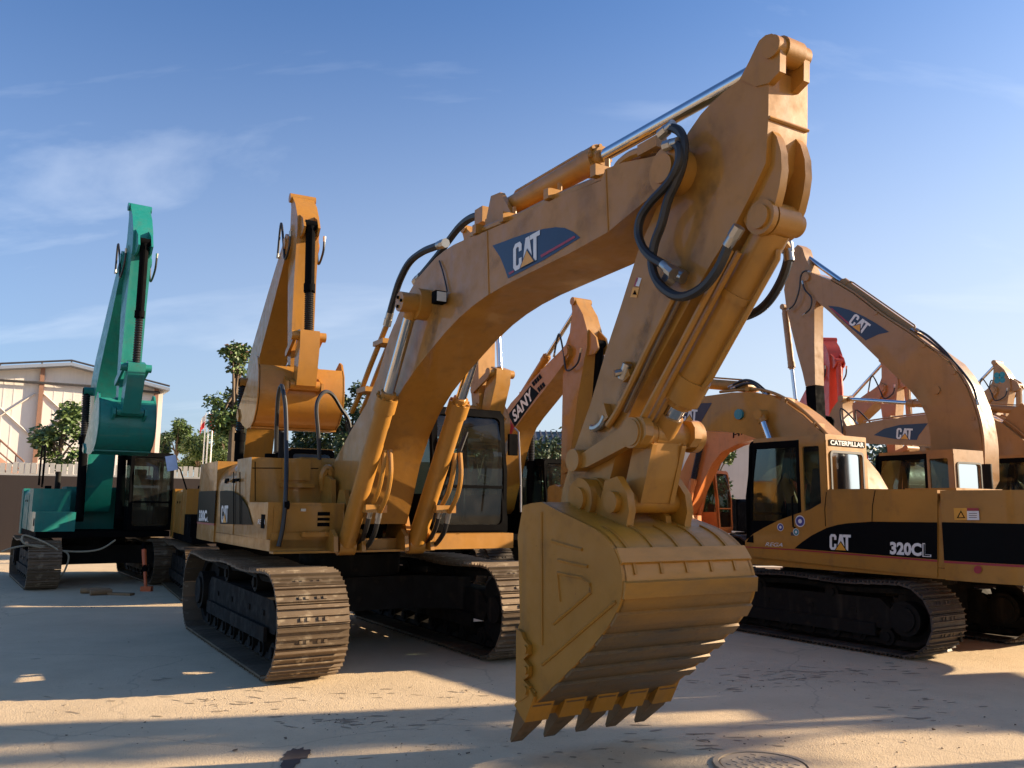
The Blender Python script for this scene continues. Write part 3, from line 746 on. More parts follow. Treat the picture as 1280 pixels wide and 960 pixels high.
# right side: dark panel with lettering, storage box fittings
def side_text(o, xc, hw, xr, e=0.5):
    for v in o.data.vertices:
        if v.co.x < xc:
            f = min(0.999, (xc - v.co.x) / (xc - xr)); s_ = math.sqrt(max(0, 1 - f ** (2 / e)))
            v.co.y = math.copysign(hw * s_ ** e + 0.012, v.co.y)
    return o
body = MB()
P = [(275, 613.8), (283, 613), (291, 614), (301, 621), (310, 635), (315.6, 656), (275, 655)]
yb = -1.55
hood = [o for o in ar.children if o.name.startswith('engine_hood')][0]
MB().poly([A.y(u, v, -1.545) for u, v in P]).build('decal', DECK, hood)
fb = [o for o in ar.children if o.name.startswith('fuel_tank')][0]
cat_logo(hood, A.y(276.5, 653, -1.552), A.y(285, 653.5, -1.552), A.y(276.8, 632, -1.552), (0, -1, 0), back=DECK)
cw = [o for o in ar.children if o.name.startswith('counterweight')][0]
t = lettering(cw, WHT, '330C', A.y(248, 651.5, -1.56), A.y(258.5, 652, -1.56), A.y(248.5, 637.5, -1.56), 0.05); side_text(t, -1.3, 1.55, -3.25, 0.33)
t = lettering(cw, WHT, 'L', A.y(259.0, 652, -1.56), A.y(260.6, 652, -1.56), A.y(259.2, 646, -1.56), 0.0); side_text(t, -1.3, 1.55, -3.25, 0.33)
sb = [o for o in ar.children if o.name.startswith('storage_box')][0]
lettering(sb, WHT, 'REGA', A.y(322, 655, -1.54), A.y(331, 655.5, -1.54), A.y(322, 649, -1.54), 0.0, 0.1)
# panel on the tank front, box door, grille, warm tread strip
tx = 0.50
def xrect(u0, v0, u1, v1, x): 
    a = A.x(u0, v1, x); b = A.x(u1, v0, x); return a.y, a.z, b.y, b.z
y0, z0, y1, z1 = xrect(352, 574, 388, 600, tx); MB().span((tx - 0.01, y0, z0), (tx + 0.03, y1, z1), 0.012).build('cover_panel', YEL, fb)
MB().span((tx - 0.01, y0 - 0.02, z0 - 0.09), (tx + 0.09, y1 + 0.04, z0 - 0.04), 0.012).build('ledge', YEL, fb)
y0, z0, y1, z1 = xrect(341, 633, 420, 664, 1.42); MB().span((1.41, y0, z0), (1.432, y1, z1), 0.010).build('box_door', YEL, sb)
y0, z0, y1, z1 = xrect(396, 640, 412, 658, 1.42)
MB().plan([(0, 0)] * 0 or [(1.425, y0), (1.437, y0), (1.437, y1), (1.425, y1)], z0, z1).build('grille', BLK, sb)
for k in (0.33, 0.67):
    MB().span((1.43, y0 - 0.005, z0 + (z1 - z0) * k - 0.012), (1.446, y1 + 0.005, z0 + (z1 - z0) * k + 0.012)).build('slat', YEL, sb)
y0, z0, y1, z1 = xrect(376, 665, 417, 671, 1.46)
m = MB(); m.span((1.42, y0, z0), (1.52, y1, z1), 0.006)
for k in range(14): m.box((1.522, y0 + (y1 - y0) * (k + .5) / 14, z1), (0.02, 0.012, 0.022))
m.build('tread', YEL2, sb)
y0, z0, y1, z1 = xrect(411, 672, 421, 678, 1.445); MB().span((1.43, y0, z0), (1.449, y1, z1)).build('label_plate', WHT, sb)
y0, z0, y1, z1 = xrect(338, 665, 424, 686, 1.43); MB().span((1.40, y0, z0), (1.44, y1, z1 - 0.01), 0.012).build('skirt', YEL, sb)
p = A.x(379, 637.5, 1.44); MB().box(p, (0.02, 0.06, 0.03), None, 0.006).build('latch', STEEL, sb)
# boss and hinge piece by the boom foot
MB().prism([(0.35, 1.86), (0.95, 1.86), (0.90, 2.15), (0.62, 2.22), (0.40, 2.1)], -0.62, -0.56, 0.01).build('boom_bracket', YEL, ar)
MB().tube(smoothpath([A.x(405, 612, 0.55), A.x(404, 595, 0.6), A.x(409, 586, 0.62), A.x(414, 592, 0.62), A.x(414, 610, 0.55)], 5), 0.06, 8).build('swing_hose', YEL, ar)
for u0, v0, u1, v1 in ((319, 577, 319, 626), (315, 585, 398, 585.5)):
    MB().tube([A.x(u0, v0, tx + 0.001), A.x(u1, v1, tx + 0.001)], 0.006, 5).build('seam', BLK, fb)
for u, v in ((345, 640), (345, 655), (418, 645)):
    p = A.x(u, v, 1.436); MB().box(p, (0.02, 0.05, 0.03), None, 0.005).build('hinge', YEL, sb)
for u in (292, 300):
    MB().tube([A.y(u, 590, -1.556), A.y(u, 655, -1.556)], 0.006, 5).build('seam', BLK, hood)
for u, v in ((284, 600), (296, 600)):
    p = A.y(u, v, -1.552); MB().box(p, (0.16, 0.02, 0.04), None, 0.005).build('latch', BLK, hood)
# black grab rails
for pts in ([A.x(348, 683, 1.46), A.x(354, 655, 1.46), A.x(357.5, 610, 1.4), A.x(358, 560, 1.2), A.x(357, 512, 1.0), A.x(354.5, 492, 0.95), A.x(351.8, 482, 0.85), A.x(348, 494, 0.75), A.x(346, 525, 0.6), A.x(345, 566, 0.5)],
            [A.x(399.5, 575, 0.48), A.x(398, 545, 0.48), A.x(395.5, 512, 0.48), A.x(399, 497, 0.45), A.x(407, 489.5, 0.40), A.x(416, 494, 0.3), A.x(426, 510, 0.2), A.x(437, 530, 0.1), A.x(438, 570, 0.05)]):
    MB().tube(smoothpath(pts, 6), 0.026, 8).build('grab_rail', RUB, ar)
MB().pin(1.43, 1.83, -1.36, -1.30, 0.05, 12).build('filler_cap', BLK, ar)
# windscreen wiper, mirror, door rail
m = MB(); m.tube([A.x(556, 622, 1.47), A.x(569, 572, 1.45), A.x(580, 545, 1.42)], 0.012, 6); m.tube([A.x(566, 596, 1.47), A.x(575, 565, 1.46), A.x(584, 540, 1.43)], 0.016, 6); m.cyl(A.x(556, 622, 1.43), A.x(556, 622, 1.49), 0.03)
m.build('wiper', RUB, c)
m = MB(); m.tube([A.y(643, 535, 1.55), A.y(648, 540, 1.58), A.y(651, 600, 1.58), A.y(651, 640, 1.56)], 0.014, 6); m.build('mirror_arm', STEEL, c)
MB().box(A.y(641, 556, 1.56), (0.05, 0.13, 0.28), None, 0.02).build('mirror', BLK, c)

# ---- boom
YC = -0.195; YR = -0.50; WB = 0.61
bp = [(414.6, 583), (438, 539.5), (458, 505), (472, 470), (485, 427), (498, 393), (510, 368), (521, 349), (534, 334), (545, 322), (556, 313), (567, 306), (580, 300), (610, 288), (637, 276), (694, 248), (751, 226), (757, 211), (779, 203), (810, 197), (834, 191), (842, 194), (847, 203), (846, 213), (842, 222), (773, 279), (760, 290), (713, 316), (656, 344), (630, 357), (608, 370), (590, 383), (574, 397), (556, 416), (538, 438), (520, 461), (504, 484), (490, 509), (477, 540), (465, 580), (456, 625), (449, 655), (428, 655), (417, 620)]
boom = MB().prism(A.ol(bp, YR), YR, YR + WB, 0.012).build('boom', YEL, ar)
def onb(u, v, dy=0.0): return A.y(u, v, YR - dy)
# flange seams: thin welded strips on the side face
for a, b in (((757, 212), (760, 289)), ((609, 289), (611, 368))):
    d = MB(); p, q = onb(*a, 0.002), onb(*b, 0.002); d.tube([p, q], 0.008, 5); d.build('weld_seam', YEL, boom)
# decal on the boom's side (outline, lettering, lines)
dp = [(615.6, 307), (640, 298), (660, 291), (680, 286), (695, 284), (706, 285), (717, 290), (725.5, 297), (680, 325), (635, 348), (631, 336), (625, 321)]
MB().poly([onb(u, v, 0.004) for u, v in dp]).build('decal', NAVY, boom)
MB().poly([onb(u, v, 0.007) for u, v in ((675.5, 319), (718, 294.5), (719, 297), (676.5, 322))]).build('decal_line', DRED, boom)
MB().poly([onb(u, v, 0.007) for u, v in ((635.5, 341), (642, 337.5), (642.5, 340), (636.5, 343.5))]).build('decal_line', DRED, boom)
cat_logo(boom, onb(641.5, 340, 0.008), onb(675, 322.5, 0.008), onb(641.5, 306.5, 0.008), (0, -1, 0), slant=0.0)
# pins and bosses
KN = A.xz(508, 378, -0.72); TP = A.xz(829, 211, YR - 0.03)
m = MB(); m.pin(KN[0], KN[1], -0.80, 0.48, 0.105, 24); m.pin(KN[0], KN[1], -0.62, 0.30, 0.165, 24)
m.pin(TP[0], TP[1], YR - 0.05, YR + WB + 0.05, 0.10, 24); m.pin(TP[0], TP[1], YR - 0.022, YR + WB + 0.022, 0.155, 28)
m.build('pin', YEL, boom)
m = MB()
for k in range(3):
    a = k * 2.1; m.pin(KN[0] + 0.055 * math.cos(a), KN[1] + 0.055 * math.sin(a), -0.815, -0.79, 0.018, 8)
m.build('bolt', BLK, boom)
# work lamp on the boom's side
p = onb(549, 372, 0.09)
m = MB(); m.box(p, (0.10, 0.12, 0.12), None, 0.02); m.box(p + Vector((-0.12, 0.05, 0)), (0.14, 0.05, 0.05), None, 0.01)
wl = m.build('work_lamp', BLK, boom); MB().box(p + Vector((0.052, 0, 0)), (0.012, 0.10, 0.095), None, 0.004).build('lens', LAMP, boom)
hose(boom, [onb(559, 364, 0.02), onb(556, 350, 0.02), onb(553, 338, 0.02), onb(549, 326, 0.015)], 0.008, 'cable', RUB, False)
# pipes over the boom's back, with clamps
for yy, off in ((YR + 0.06, 0), (YR + 0.16, -2), (YR + WB - 0.10, -3), (YR + WB - 0.2, -3)):
    P = [A.y(u, v + off, YR) for u, v in ((584, 293), (612, 280), (640, 270), (690, 245), (735, 226), (757, 216), (768, 202), (785, 190), (812, 183))]
    P = [Vector((p.x, yy, p.z)) for p in P]
    MB().tube(smoothpath(P, 4), 0.036 if yy < 0 else 0.03, 8).build('pipe', YEL, boom)
for u, v in ((596, 287), (630, 272), (686, 243), (745, 214)):
    p = A.y(u, v, YR); m = MB(); m.box((p.x, YR + 0.10, p.z), (0.07, 0.26, 0.09), None, 0.008); m.cyl((p.x, YR + 0.11, p.z + 0.02), (p.x, YR + 0.11, p.z + 0.12), 0.02, None, 8)
    m.build('pipe_clamp', YEL, boom)
# pipe up the boom's lower back edge with brackets
P = [A.y(u, v, YR + 0.2) for u, v in ((440, 515), (450, 492), (462, 460), (474, 430), (484, 405))]
MB().tube(smoothpath(P, 4), 0.034, 8).build('pipe', YEL, boom)
P = [p + Vector((0.02, 0.12, 0.0)) for p in P]; MB().tube(smoothpath(P, 4), 0.034, 8).build('pipe', YEL, boom)
for u, v in ((453, 487), (474, 428)):
    p = A.y(u, v, YR + 0.2); MB().box(p + Vector((0.1, 0.05, -0.02)), (0.32, 0.22, 0.06), None, 0.008).build('pipe_clamp', YEL, boom)
# big hoses round the boom's knee
hose(ar, [A.y(u, v, YR + 0.2) for u, v in ((484, 405), (492, 375), (500, 350), (512, 328), (528, 315), (545, 308), (556, 304))], 0.042)
hose(ar, [A.y(u, v, YR + 0.42) for u, v in ((520, 352), (545, 322), (560, 302), (575, 283), (590, 272), (607, 268))], 0.042)
# manifold at the arm ram's foot
AC = A.xz(618, 283, YC); 
MB().box(A.y(610, 272, YC), (0.16, 0.22, 0.16), None, 0.02).build('valve_block', YEL, boom)
# ---- rams
AT = A.xz(964, 58, YC - 0.2)
af = (Vector(A.xz(755, 196, YC)) - Vector(A.xz(640, 258, YC))).length
ab = A.xz(641, 263, YC); L = math.dist(ab, AT)
f = (A.y(755, 200, YC).x - ab[0]) / (AT[0] - ab[0])
ac = cylinder(ar, (ab[0], -0.25, ab[1]), (AT[0], -0.25, AT[1]), 0.100, 0.052, f, YEL, 'arm_cylinder', 0.075)
m = MB()
for s_ in (-1, 1):
    m.prism([(ab[0] - 0.28, ab[1] - 0.42), (ab[0] + 0.32, ab[1] - 0.16), (ab[0] + 0.12, ab[1] + 0.10), (ab[0] - 0.06, ab[1] + 0.12)], -0.25 + s_ * 0.13 - 0.025, -0.25 + s_ * 0.13 + 0.025, 0.008)
m.build('cylinder_lug', YEL, boom)
for yy in (-0.64, 0.25):
    fp = A.xz(432, 683, -0.64); L = math.dist(fp, KN)
    fr_ = 0.64
    b = cylinder(ar, (fp[0], yy, fp[1]), (KN[0], yy, KN[1]), 0.108, 0.062, fr_, YEL, 'boom_cylinder', 0.10)
    # curved supply pipes and hoses beside the barrel
    d = Vector((KN[0] - fp[0], 0, KN[1] - fp[1])).normalized(); q = Vector((d.z, 0, -d.x))
    for k in (0, 1):
        o_ = Vector((fp[0], yy + 0.13 + 0.07 * k, fp[1]))
        MB().tube(smoothpath([o_ + d * 0.62 + q * (0.10 + 0.1 * k), o_ + d * 0.9 + q * (0.16 + 0.1 * k), o_ + d * 1.15 + q * (0.12 + 0.08 * k), o_ + d * 1.35 + q * 0.02], 5), 0.028, 8).build('pipe', YEL, b)
        hose(ar, [o_ + d * 0.60 + q * (0.10 + 0.1 * k), o_ + d * 0.35 + q * (0.13 + 0.1 * k), o_ + d * 0.05 + q * (0.05 + 0.05 * k) + Vector((-0.1, 0.05, 0)), o_ + Vector((-0.35, 0.12, 0.0))], 0.03)
    MB().box((fp[0] + d.x * 0.62 + q.x * 0.12, yy + 0.16, fp[1] + d.z * 0.62 + q.z * 0.12), (0.16, 0.26, 0.09), None, 0.01).build('pipe_clamp', YEL, b)
    for s_ in (-1, 1):
        MB().prism([(fp[0] - 0.20, 1.30), (fp[0] + 0.16, 1.30), (fp[0] + 0.13, fp[1] + 0.12), (fp[0], fp[1] + 0.20), (fp[0] - 0.13, fp[1] + 0.10)], yy + s_ * 0.17 - 0.025, yy + s_ * 0.17 + 0.025, 0.008).build('cylinder_bracket', YEL, ar)
# swing motor and dark gear between the rams
m = MB(); m.cyl((0.9, -0.2, 1.43), (0.9, -0.2, 1.62), 0.26, None, 24); m.cyl((0.9, -0.2, 1.62), (0.9, -0.2, 1.85), 0.17, None, 20); m.box((1.15, -0.2, 1.52), (0.2, 0.3, 0.16), None, 0.03)
m.build('swing_motor', BLK, ar)
for s_ in (YR - 0.06, YR + WB + 0.06):
    x0 = A.xz(436, 640, YR)[0]
    MB().prism([(x0 - 0.38, 1.43), (x0 - 0.24, 1.75), (x0 - 0.12, 2.02), (x0 + 0.06, 2.02), (x0 + 0.20, 1.75), (x0 + 0.36, 1.43)], s_ - 0.03, s_ + 0.03, 0.01).build('boom_foot_plate', YEL, ar)

# ---- arm
YA0, YA1 = -0.37, -0.02
ap = [(961, 85), (944, 88), (925, 99), (908, 112), (890, 128), (876, 143), (860, 166), (846, 196), (832, 230), (820, 262), (798, 313), (776, 383), (757, 440), (738, 505), (718, 562), (703, 612), (701, 628), (708, 640), (722, 645), (742, 646), (756, 638), (762, 600), (778, 539), (797, 495), (828, 440), (854, 392), (870, 362), (889, 329), (919, 281), (941, 238), (957, 204), (960.5, 147)]
arm = MB().prism(A.ol(ap, YA0), YA0, YA1, 0.014).build('arm', YEL, ar)
def ona(u, v, dy=0.0): return A.y(u, v, YA0 - dy)
lug = A.ol([(925, 99), (936, 78), (944, 61), (949, 51), (957, 44), (965, 42), (972, 46), (975.5, 58), (975, 89), (961, 104), (945, 108)], YA0 - 0.01)
for y0, y1 in ((YA0 - 0.012, YA0 + 0.04), (YA0 + 0.20, YA0 + 0.252)):
    MB().prism(lug, y0, y1, 0.010).build('lug', YEL, arm)
m = MB(); m.pin(AT[0], AT[1], YA0 - 0.03, YA0 + 0.262, 0.07, 24)
m.build('pin', YEL, arm)
# two curved fins that carry the bucket ram
fin = A.ol([(955, 210), (962, 183), (967, 163), (974, 172), (979, 190), (980, 212), (977, 234), (972, 255), (963, 276), (952, 289), (938, 288), (932, 276), (938, 250), (946, 228)], YA0 + 0.06)
for yy in (YA0 + 0.07, YA1 - 0.07):
    MB().prism(fin, yy - 0.03, yy + 0.03, 0.008).build('fin', YEL, arm)
BP = A.xz(950, 271, YA0 + 0.02)
m = MB(); m.pin(BP[0], BP[1], YA0 + 0.0, YA1 - 0.0, 0.075, 20); m.pin(BP[0], BP[1], YA0 + 0.02, YA0 + 0.06, 0.11, 20); m.build('pin', YEL, arm)
# seam across the arm's front face
p1, p2 = ona(960.7, 147), ona(960.7, 147); MB().tube([Vector((p1.x + 0.004, YA0, p1.z)), Vector((p1.x + 0.004, YA1, p1.z))], 0.012, 5).build('weld_seam', YEL, arm)
# pipes down the arm's side
def pipe_on(pts, r, dy, nm='pipe', mat=YEL, par=arm):
    return MB().tube(smoothpath([ona(u, v, dy) for u, v in pts], 4), r, 8).build(nm, mat, par)
pipe_on([(842, 372), (826, 404), (808, 440), (790, 478), (773, 512), (760, 532)], 0.026, 0.035)
pipe_on([(850, 375), (834, 407), (816, 443), (798, 481), (782, 515)], 0.016, 0.03, 'pipe', WORN)
for u, v in ((784, 465), (757, 517)):
    p = ona(u, v, 0.03); m = MB(); m.box(p, (0.09, 0.06, 0.12), Matrix.Rotation(R(-25), 3, 'Y'), 0.008); m.build('pipe_clamp', YEL, arm)
p = ona(781, 464, 0.05); m = MB(); m.cyl(p - Vector((0.03, 0, 0.05)), p + Vector((0.03, 0, 0.05)), 0.035, None, 10); m.cyl(p, p + Vector((-0.03, -0.07, -0.02)), 0.025, None, 8); m.build('valve', STEEL, arm)
pipe_on([(757, 520), (752, 530), (745, 535), (740, 535)], 0.028, 0.04, 'pipe', STEEL)
# decals: small maintenance labels
for (u0, v0, u1, v1, mt) in ((795.5, 347, 800, 358, WHT), (793.5, 347, 796, 358, DRED), (789, 359, 797, 372, DYEL)):
    a, b = ona(u0, v0, 0.004), ona(u1, v1, 0.004); sk = 0.3
    P = [ona(u0 + 2.0, v0, 0.004), ona(u1 + 2.0, v0 + 0.6, 0.004), ona(u1 - 1.2, v1, 0.004), ona(u0 - 1.2, v1 - 0.6, 0.004)]
    MB().poly(P).build('label_sticker', mt, arm)
MB().poly([ona(u, v, 0.006) for u, v in ((793.5, 362.5), (796, 368.5), (790.5, 368))]).build('warning_sign', BLK, arm)
# hoses looping round the joint
dy = 0.16
hose(ar, [A.y(u, v, YR - 0.02) for u, v in ((828, 167), (838, 160), (849, 164), (855, 178), (853, 205), (845, 228), (835, 250), (827, 280), (818, 305), (815, 330), (822, 352), (840, 368), (858, 370), (880, 358), (898, 335), (911, 306), (922, 287))], 0.032)
hose(ar, [A.y(u, v, YR - 0.05) for u, v in ((834, 182), (843, 180), (849, 186), (848, 205), (836, 228), (814, 252), (801, 272), (798, 292), (804, 310), (815, 322), (828, 330), (840, 340))], 0.031)
m = MB(); p = A.y(815, 184, YR + 0.05); m.box(p, (0.2, 0.1, 0.08), None, 0.01); m.build('hose_block', YEL, boom)
p = ona(846, 343, 0.05); MB().cyl(p + Vector((-0.08, 0, 0.05)), p + Vector((0.05, 0.02, -0.03)), 0.045, None, 12).build('hose_union', STEEL, arm)
p = ona(840, 352, 0.05); MB().cyl(p, p + Vector((0.0, -0.06, 0.02)), 0.04, None, 10).build('hose_union', STEEL, arm)
hose(ar, [A.y(u, v, 0.10) for u, v in ((984, 307), (985, 325), (977, 350), (962, 375), (945, 390), (925, 396), (908, 388))], 0.031)
MB().tube(smoothpath([A.y(u, v, y) for u, v, y in ((966, 300, -0.04), (978, 304, 0.05), (985, 312, 0.10))], 4), 0.034, 8).build('pipe', YEL, arm)
# grease and drip stains round pins and fittings
def grease_mat():
    m = bpy.data.materials.new('grease'); m.use_nodes = True; nt = m.node_tree; nt.nodes.clear()
    o = N(nt, 'ShaderNodeOutputMaterial'); p = N(nt, 'ShaderNodeBsdfPrincipled'); p.inputs['Base Color'].default_value = (0.075, 0.042, 0.016, 1); p.inputs['Roughness'].default_value = 0.5
    t = N(nt, 'ShaderNodeBsdfTransparent'); mx = N(nt, 'ShaderNodeMixShader'); at_ = N(nt, 'ShaderNodeAttribute', attribute_name='edge')
    n = noise(nt, 9, 6, 0.65); q = N(nt, 'ShaderNodeMath', operation='MULTIPLY'); nt.links.new(ramp(nt, n, 0.30, 0.72, 0.0, 1.3), q.inputs[0]); nt.links.new(at_.outputs['Fac'], q.inputs[1])
    nt.links.new(q.outputs[0], mx.inputs[0]); nt.links.new(t.outputs[0], mx.inputs[1]); nt.links.new(p.outputs[0], mx.inputs[2]); nt.links.new(mx.outputs[0], o.inputs[0]); return m
GREASE = grease_mat(); grn = random.Random(11)
def stain(par, c, rx, rz, yoff, tilt=0.0, amt=0.75):
    amt *= 0.6; V = [c]; n = 20; W = [amt]
    for ring_, wt in ((0.55, amt * 0.7), (1.0, 0.0)):
        for i in range(n):
            a = 2 * math.pi * i / n; k = ring_ * (1 + grn.uniform(-.18, .18)); x, z = rx * k * math.cos(a), rz * k * math.sin(a)
            V.append(c + Vector((x * math.cos(tilt) - z * math.sin(tilt), 0, x * math.sin(tilt) + z * math.cos(tilt)))); W.append(wt)
    F = [(0, 1 + i, 1 + (i + 1) % n) for i in range(n)] + [(1 + i, 1 + n + i, 1 + n + (i + 1) % n, 1 + (i + 1) % n) for i in range(n)]
    me = bpy.data.meshes.new('stain'); me.from_pydata(V, [], F); at_ = me.attributes.new('edge', 'FLOAT', 'POINT')
    for i, x in enumerate(W): at_.data[i].value = x
    link('stain', me, GREASE, par)
for u, v, rx, rz, ti, am in ((540, 415, 0.16, 0.5, -0.35, 0.6), (545, 372, 0.18, 0.22, 0, 0.6), (575, 375, 0.2, 0.14, 0, 0.5), (640, 300, 0.5, 0.10, 0.45, 0.4), (735, 262, 0.16, 0.4, 0.1, 0.4), (475, 500, 0.12, 0.6, -0.4, 0.4), (820, 222, 0.22, 0.26, 0, 0.6), (790, 262, 0.3, 0.08, 0.6, 0.5)):
    stain(boom, onb(u, v, 0.0025), rx, rz, 0, ti, am)
for u, v, rx, rz, ti, am in ((872, 205, 0.22, 0.42, 0.1, 0.5), (845, 345, 0.22, 0.2, 0, 0.6), (880, 270, 0.1, 0.5, -0.3, 0.5), (905, 170, 0.12, 0.4, 0.3, 0.35), (790, 470, 0.10, 0.5, -0.5, 0.6), (750, 540, 0.12, 0.3, -0.5, 0.6), (728, 578, 0.2, 0.2, 0, 0.7), (720, 615, 0.14, 0.2, 0, 0.6), (810, 400, 0.06, 0.8, -0.5, 0.4)):
    stain(arm, ona(u, v, 0.0025), rx, rz, 0, ti, am)
# ---- links and bucket
AP = A.xz(741, 624, YA0 - 0.05)      # arm tip pin
RP = A.xz(723, 575.5, YA0 - 0.06); CP = A.xz(794, 541, YA0 - 0.06); EP = A.xz(786, 628, YA0)
rk = A.ol([(718.5, 573), (721, 569), (726, 567.5), (796, 521), (803, 522), (807, 530), (807, 544), (800, 555), (786, 556), (734, 583.5), (726, 585), (720, 581)], YA0 - 0.085)
for y0 in (YA0 - 0.085, YA1 + 0.015):
    MB().prism(rk, y0, y0 + 0.07, 0.012).build('rocker_link', YEL, ar)
m = MB(); m.pin(RP[0], RP[1], YA0 - 0.12, YA1 + 0.12, 0.085, 20); m.pin(CP[0], CP[1], YA0 - 0.11, YA1 + 0.13, 0.092, 24); m.pin(CP[0], CP[1], YA0 - 0.10, YA0 + 0.02, 0.108, 24); m.pin(CP[0], CP[1], YA1 + 0.09, YA1 + 0.15, 0.118, 24)
m.build('link_pin', YEL, ar)
bl = MB()
q = along([(-.02, .16), (-.02, -.13), (.35, -.20), (.95, -.17), (1.03, 0), (.95, .17), (.35, .20)], CP, EP)
bl.prism(q, YA0 + 0.05, YA1 - 0.05, 0.02)
q2 = along([(.1, .22), (.1, -.17), (.95, -.20), (.95, .20)], CP, EP); bl.prism(q2, YA0 + 0.02, YA0 + 0.06, 0.01); bl.prism(q2, YA1 - 0.06, YA1 - 0.02, 0.01)
bl.build('bucket_link', YEL, ar)
bc = cylinder(ar, (BP[0], YC, BP[1]), (CP[0], YC, CP[1]), 0.115, 0.072, 0.80, YEL, 'bucket_cylinder', 0.10)
d = Vector((CP[0] - BP[0], 0, CP[1] - BP[1])).normalized(); q = Vector((-d.z, 0, d.x))
for yy in (-0.12, 0.0, 0.10):
    o_ = Vector((BP[0], YC - 0.15 + yy * 0.6, BP[1])) - q * (0.02)
    MB().tube([o_ + d * 0.25, o_ + d * 1.75], 0.022, 8).build('pipe', YEL, bc)
for k in (0.5, 1.2):
    o_ = Vector((BP[0], YC, BP[1])) + d * k; MB().cyl(o_, o_ + d * 0.05, 0.127, None, 24).build('band', YEL, bc)
YB0, YB1 = -0.79, 0.31
bk = [(677, 627.5), (700, 640), (725, 652), (750, 666), (768, 688), (777, 716), (777, 745), (765, 775), (742, 806), (714, 836), (684, 865), (657, 889)]
op = [(646, 884), (646.5, 830), (646.6, 788), (650, 777), (648, 688), (647, 671), (653.6, 632), (664, 629)]
bko = [(p.x, p.y) for p in smoothpath([Vector((a, b, 0)) for a, b in A.ol(bk, YB0)], 4)]; opo = A.ol(op, YB0)
t0 = A.y(668, 862, YB0); t1 = A.y(636, 925, YB0)
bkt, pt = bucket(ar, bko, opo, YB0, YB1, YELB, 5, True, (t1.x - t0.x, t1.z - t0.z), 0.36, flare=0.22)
def onk(u, v, dy=0.0): return A.y(u, v, YB0 - dy)
# welded frames and side cutter on the right plate
for P in ([(677, 640), (678, 806)], [(678, 831), (770, 752)], [(697, 716), (700, 752)], [(690, 676), (728, 687)], [(698, 700), (735, 708)], [(697, 716), (728, 722), (738, 730), (739, 740), (692, 780)]):
    MB().tube([onk(u, v, 0.0) for u, v in P], 0.013, 5).build('weld_seam', YELB, bkt)
sc_ = A.ol([(646, 786), (652, 790), (655, 799), (661, 806), (661, 818), (655, 824), (662, 833), (661, 845), (655, 850), (662, 858), (660, 870), (650, 877), (645, 876)], YB0 - 0.03)
for yy, s_ in ((YB0 - 0.035, 1), (YB1 + 0.19, 1)):
    o = MB().prism(sc_, yy, yy + 0.032, 0.006).build('side_cutter', YELB, bkt)
for u, v in ((655, 812), (655, 838), (655, 863)):
    p = onk(u, v, 0.05); MB().pin(p.x, p.z, YB0 - 0.05, YB0 - 0.03, 0.03, 10).build('bolt', YELB, bkt)
# ears with stiffeners
ear = [(AP[0] - 0.16, AP[1] + 0.05), (AP[0] - 0.10, AP[1] + 0.16), (AP[0] + 0.06, AP[1] + 0.14), (EP[0] - 0.17, EP[1] + 0.02), (EP[0] - 0.12, EP[1] + 0.15), (EP[0] + 0.02, EP[1] + 0.18), (EP[0] + 0.13, EP[1] + 0.06), (EP[0] + 0.15, EP[1] - 0.06), (EP[0] + 0.12, EP[1] - 0.15), (EP[0] + 0.14, EP[1] - 0.24), (EP[0] + 0.22, EP[1] - 0.30), (EP[0] + 0.22, EP[1] - 0.36), (AP[0] - 0.05, AP[1] - 0.22), (AP[0] - 0.2, AP[1] - 0.10)]
for y0 in (YA0 - 0.12, YA1 + 0.06):
    MB().prism(ear, y0, y0 + 0.06, 0.012).build('ear', YELB, bkt)
m = MB(); m.pin(AP[0], AP[1], YA0 - 0.20, YA1 + 0.20, 0.085, 20); m.pin(AP[0], AP[1], YA0 - 0.17, YA0 - 0.12, 0.15, 24); m.pin(AP[0], AP[1], YA0 - 0.05, YA1 + 0.05, 0.16, 24)
m.pin(EP[0], EP[1], YA0 - 0.17, YA1 + 0.17, 0.075, 20); m.build('pin', YELB, bkt)
for y0, y1 in ((YB0 + 0.16, YA0 - 0.13), (YA1 + 0.13, YB1 - 0.14)):
    ta, tb = (y0, y1) if y0 < YA0 else (y1, y0)
    x0 = EP[0] - 0.28; zt = EP[1] - 0.20
    MB().loft([Vector((x0, tb, zt + 0.03)), Vector((x0 + 0.46, tb, zt - 0.10)), Vector((x0 + 0.46, tb, zt - 0.25)), Vector((x0, tb, zt - 0.18))],
              [Vector((x0, ta, zt - 0.10)), Vector((x0 + 0.44, ta, zt - 0.19)), Vector((x0 + 0.44, ta, zt - 0.25)), Vector((x0, ta, zt - 0.18))], 0.01).build('gusset', YELB, bkt)
p = A.y(803, 652, YC); MB().prism([(p.x - 0.14, p.z - 0.12), (p.x - 0.10, p.z + 0.06), (p.x, p.z + 0.10), (p.x + 0.09, p.z + 0.04), (p.x + 0.12, p.z - 0.14)], YC + 0.14, YC + 0.19, 0.008).build('lifting_eye', YELB, bkt)

